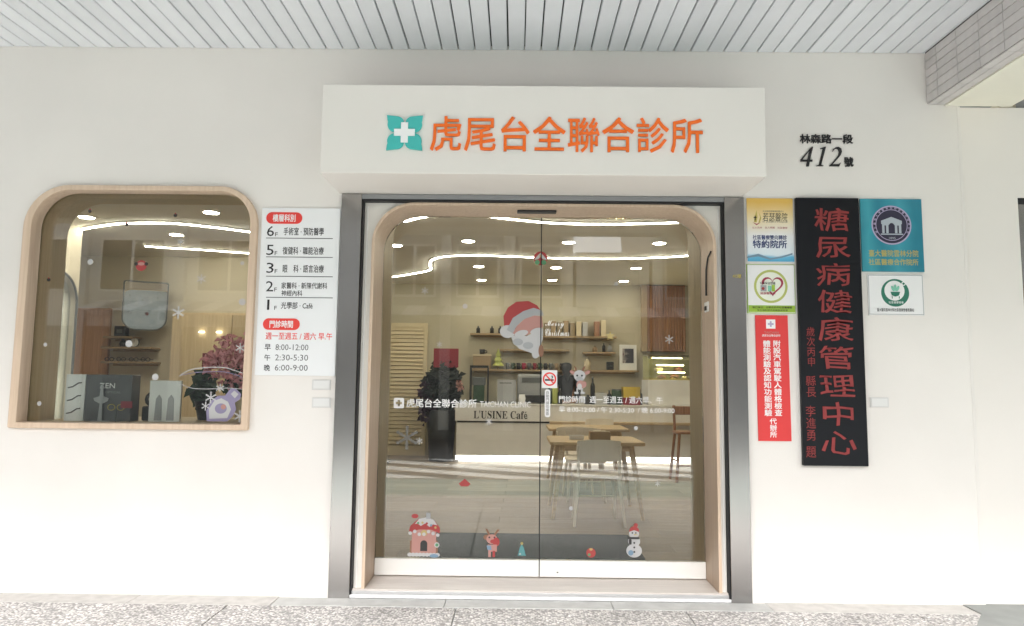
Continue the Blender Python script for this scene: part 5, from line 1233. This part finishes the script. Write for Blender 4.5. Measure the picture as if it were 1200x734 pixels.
t = thing('tape_dispenser', 'black ring-shaped dispenser between the carton and white board', 'dispenser', (-2.79, 0.62, ZL)); box('base', -2.845, -2.745, 0.62, 0.74, ZL, ZL + 0.11, 'black_plastic', t, bev=0.012); tube('ring', [(-2.795 + 0.045 * math.cos(a * 0.5236), 0.68, ZL + 0.16 + 0.045 * math.sin(a * 0.5236)) for a in range(12)], 0.014, 'black_plastic', t, cyclic=True)
t = thing('papers', 'stack of white papers on the far left of the ledge', 'papers', (-3.33, 0.72, ZL)); box('stack', -3.40, -3.25, 0.66, 0.88, ZL, ZL + 0.10, 'kraft', t); box('sheet', -3.41, -3.22, 0.65, 0.90, ZL + 0.1005, ZL + 0.105, 'white_card', t, rot=Matrix.Rotation(R(8), 3, 'Z'))
fl = thing('flower_pot', 'pink flowering plant with dark green leaves in a pale pot behind the window', 'plant', (-2.08, 0.75, ZL))
lathe('pot', [(0, 0), (0.11, 0), (0.15, 0.17), (0.135, 0.17), (0.12, 0.13), (0, 0.13)], (-2.04, 0.74, ZL), 'cream_food', fl, 18)
leafy('leaves', (-2.02, 0.76, 1.36), (0.24, 0.16, 0.14), 420, 0.10, 'leaf_green', fl); leafy('blossom', (-2.07, 0.66, 1.53), (0.33, 0.20, 0.21), 720, 0.052, 'pink_petal', fl); leafy('blossom', (-1.90, 0.56, 1.40), (0.14, 0.11, 0.18), 260, 0.048, 'pink_petal', fl)
tube('stem', [(-2.04, 0.74, 1.22), (-2.03, 0.75, 1.38), (-2.06, 0.73, 1.52)], 0.012, 'leaf_green', fl)
t = thing('potted_plant', 'small black pot with thin green shoots beside the pink flowers', 'plant', (-2.34, 0.62, ZL)); lathe('pot', [(0, 0), (0.055, 0), (0.085, 0.14), (0.075, 0.14), (0.065, 0.11), (0, 0.11)], (-2.34, 0.62, ZL), 'black_plastic', t, 16); leafy('shoots', (-2.36, 0.62, 1.30), (0.10, 0.07, 0.11), 90, 0.09, 'leaf_green', t)
t = thing('greeting_card', 'red card on a stick behind the black pot in the window', 'card', (-2.37, 0.7, ZL)); plate('card', rrect(-2.425, -2.295, 1.485, 1.60), 0.70, 0.704, 'card_red', t); box('inner_print', -2.41, -2.31, 0.698, 0.6995, 1.525, 1.565, 'decal_pink', t); tube('stick', [(-2.36, 0.706, ZL), (-2.36, 0.706, 1.50)], 0.004, 'kraft', t)

for o in list(scene.objects):              # the display stands right behind the glass, on the sill of the reveal
    if o.parent is None and o.get('category') and o.name.split('.')[0] in ('product_box', 'dancer_card', 'spectacles', 'white_display_stand', 'tape_dispenser', 'papers'):
        k = 0.945; o.scale = (k, k, k); o.location = (o.location.x * k, o.location.y - 0.27, 1.0985)
# ---- eyewear room behind the ledge
def wshelf(x0, x1, z, lab):
    t = thing('wall_shelf', lab, 'shelf', ((x0 + x1) / 2, 5.5, z)); box('board', x0, x1, 5.32, 5.598, z - 0.03, z, 'shelf_wood', t, bev=0.003); box('cleat', x0 + 0.04, x1 - 0.04, 5.57, 5.597, z - 0.06, z - 0.0305, 'shelf_wood', t); return t
wshelf(-5.92, -5.50, 2.00, 'short top shelf under the mirror in the eyewear room')
wshelf(-5.94, -5.22, 1.85, 'middle shelf with a white clock in the eyewear room'); wshelf(-5.93, -5.20, 1.64, 'lowest shelf with eyewear in the eyewear room')
t = thing('display_cube', 'small black cube on the short top shelf', 'ornament', (-5.72, 5.45, 2.0)); box('cube', -5.80, -5.64, 5.38, 5.50, 2.001, 2.15, 'black_plastic', t, bev=0.01); box('front_label', -5.76, -5.68, 5.376, 5.3795, 2.05, 2.10, 'steel_dark', t)
t = thing('clock', 'round white clock on the middle shelf', 'clock', (-5.52, 5.45, 1.85)); plate('face', ell(-5.52, 1.915, 0.062, n=24), 5.42, 5.44, 'white_card', t); plate('rim', ell(-5.52, 1.915, 0.068, n=24), 5.418, 5.442, 'steel_dark', t, holes=[ell(-5.52, 1.915, 0.0625, n=24)]); box('hand', -5.523, -5.517, 5.417, 5.4195, 1.915, 1.955, 'black_plastic', t)
t = thing('black_bird', 'small black figurine on the middle shelf', 'ornament', (-5.70, 5.45, 1.85)); lathe('body', [(0, 0), (0.03, 0), (0.045, 0.05), (0.03, 0.09), (0, 0.10)], (-5.70, 5.45, 1.851), 'black_plastic', t, 12); lathe('head', [(0, 0), (0.025, 0.015), (0.02, 0.035), (0, 0.04)], (-5.69, 5.43, 1.93), 'black_plastic', t, 10)
for k, (x, z) in enumerate(((-5.85, 1.64), (-5.68, 1.64), (-5.50, 1.64), (-5.33, 1.64))):
    t = thing('spectacles', 'pair of dark spectacles in the row on the lowest shelf', 'spectacles', (x, 5.42, z), 'spectacles on the lowest shelf')
    for s_ in (-1, 1): tube('lens_rim', [(x + s_ * 0.035 + 0.03 * math.cos(a * 0.5236), 5.40, z + 0.032 + 0.026 * math.sin(a * 0.5236)) for a in range(12)], 0.005, 'black_plastic', t, res=1, cyclic=True); tube('temple', [(x + s_ * 0.066, 5.40, z + 0.04), (x + s_ * 0.066, 5.50, z + 0.03)], 0.004, 'black_plastic', t, res=1)
wd = thing('wood_door', 'orange-brown wooden door in the corner of the eyewear room', 'door', (-6.2, 5.55, ZF)); box('leaf', -6.56, -5.96, 5.54, 5.597, ZF, 2.42, 'orange_wood', wd, bev=0.004); lathe('knob', [(0, 0), (0.02, 0.01), (0.02, 0.03), (0, 0.04)], (-6.02, 5.52, 1.08), 'steel_dark', wd, 10)
box('panel', -6.48, -6.05, 5.53, 5.5395, 1.3, 2.3, 'orange_wood', wd, bev=0.003)
mi = thing('angled_mirror', 'rounded bright mirror turned towards the street on a wall arm', 'mirror', (-5.30, 5.25, 2.38))
mo = plate_mesh([rrect(-0.27, 0.27, -0.33, 0.33, (0.16, 0.16, 0.02, 0.02), 8)], 0.01); mo.transform(Matrix.Translation((-5.30, 5.25, 2.43)) @ Matrix.Rotation(R(27.5), 4, 'Z') @ Matrix.Rotation(R(3.0), 4, 'X') @ UP); mo.name = 'mirror_face'
finish(bpy.data.objects.new('mirror_face', mo), 'mirror_glass', mi)
mo = plate_mesh([rrect(-0.29, 0.29, -0.35, 0.35, (0.18, 0.18, 0.03, 0.03), 8), rrect(-0.271, 0.271, -0.331, 0.331, (0.161, 0.161, 0.02, 0.02), 8)], 0.03); mo.transform(Matrix.Translation((-5.30, 5.25, 2.43)) @ Matrix.Rotation(R(27.5), 4, 'Z') @ Matrix.Rotation(R(3.0), 4, 'X') @ UP); mo.name = 'rim'
finish(bpy.data.objects.new('rim', mo), 'steel_dark', mi); tube('arm', [(-5.31, 5.27, 2.43), (-5.35, 5.597, 2.43)], 0.015, 'steel_dark', mi)
cbn = thing('wall_cabinet', 'tan cupboard with two glowing discs as downlight reflections at the back of the eyewear room', 'cabinet', (-4.2, 5.45, ZF)); box('carcass', -4.95, -3.2, 5.35, 5.597, ZF, 2.35, 'tan_wood', cbn, bev=0.003)
for xa in (-4.93, -4.07): box('door_leaf', xa, xa + 0.85, 5.325, 5.3495, ZF + 0.05, 2.32, 'tan_wood', cbn, bev=0.003)
for xa in (-4.50, -4.25): lathe('glint', [(0, 0), (0.04, 0.0), (0.03, 0.02), (0, 0.02)], (xa, 5.30, 2.06), 'glint_glow', cbn, 14)  # glowing discs stand in for the downlights reflected on the cupboard doors

# ================================================================== ACROSS THE STREET (what the glass reflects)
def house(x0, x1, h, m, lab, floors, cols_, y=-15.5, win='far_glass'):
    t = thing('far_house', lab, 'building', ((x0 + x1) / 2, y, 0))
    box('wall', x0, x1, y - 6, y, 0, h, m, t); box('cornice', x0 - 0.02, x1 + 0.02, y - 6, y + 0.25, h, h + 0.25, 'far_cream', t)
    wd_ = (x1 - x0) / cols_
    for f_ in range(1, floors):
        for c_ in range(cols_):
            xa = x0 + wd_ * (c_ + 0.16); zb2 = 3.9 + 3.1 * (f_ - 1)
            if zb2 + 1.7 > h: continue
            w_ = box('window', xa, xa + wd_ * 0.68, y + 0.003, y + 0.05, zb2, zb2 + 1.6, 'white_frame', t)
            for q_ in (0, 1): box('pane', xa + 0.06 + q_ * wd_ * 0.33, xa + wd_ * 0.33 + q_ * wd_ * 0.33 - 0.03, y + 0.051, y + 0.06, zb2 + 0.07, zb2 + 1.53, win, w_)
    for c_ in range(cols_ + 1): box('pilaster', x0 + wd_ * c_ - (0.15 if 0 < c_ < cols_ else 0) - (0.3 if c_ == cols_ else 0), x0 + wd_ * c_ + (0.15 if 0 < c_ < cols_ else 0) + (0.3 if c_ == 0 else 0), y + 0.002, y + 0.16, 0, h - 0.002, 'far_white', t)
    box('shopfront', x0 + 0.4, x1 - 0.4, y + 0.01, y + 0.04, 0.1, 2.9, 'shutter_grey', t)
    return t
house(-26, -15.6, 7.0, 'far_cream', 'large cream house across the street past the wide white one', 4, 4)
house(-15.5, -4.1, 6.6, 'far_white', 'wide white house across the street with four window bays', 3, 4)
house(-4.0, 1.65, 6.6, 'far_grey', 'grey house across the street beside the low shed', 3, 3)
house(1.75, 3.9, 5.0, 'far_white', 'low white shed between two higher houses', 1, 1)
house(4.0, 11.2, 6.8, 'far_cream', 'cream house across the street right of the low shed', 3, 3)
house(11.3, 24, 7.2, 'far_grey', 'large grey house across the street at the end of the row', 4, 4)
aw = thing('striped_awning', 'white and grey striped awning across the street', 'awning', (-1, -14.2, 3.1))
stp = None
for k in range(40):
    x = -12.0 + 0.55 * k
    if stp is None:
        stp = {}
        for q_, m_ in ((0, 'far_white'), (1, 'far_grey')):
            bm = bmesh.new(); bm_box(bm, 0.0, 0.55, -15.33, -13.9, 3.40, 3.43, 0, Matrix.Rotation(R(-16), 3, 'X')); stp[q_] = from_bm('strip', bm, m_, aw); stp[q_].location = (x + 0.55 * q_ + 1, 14.2, -3.1)
            stp[q_].location = (x + 0.55 * q_, 0, 0)
    elif k > 1: place('strip', stp[k % 2], (x + (0 if k % 2 == 0 else 0), 0, 0), aw)
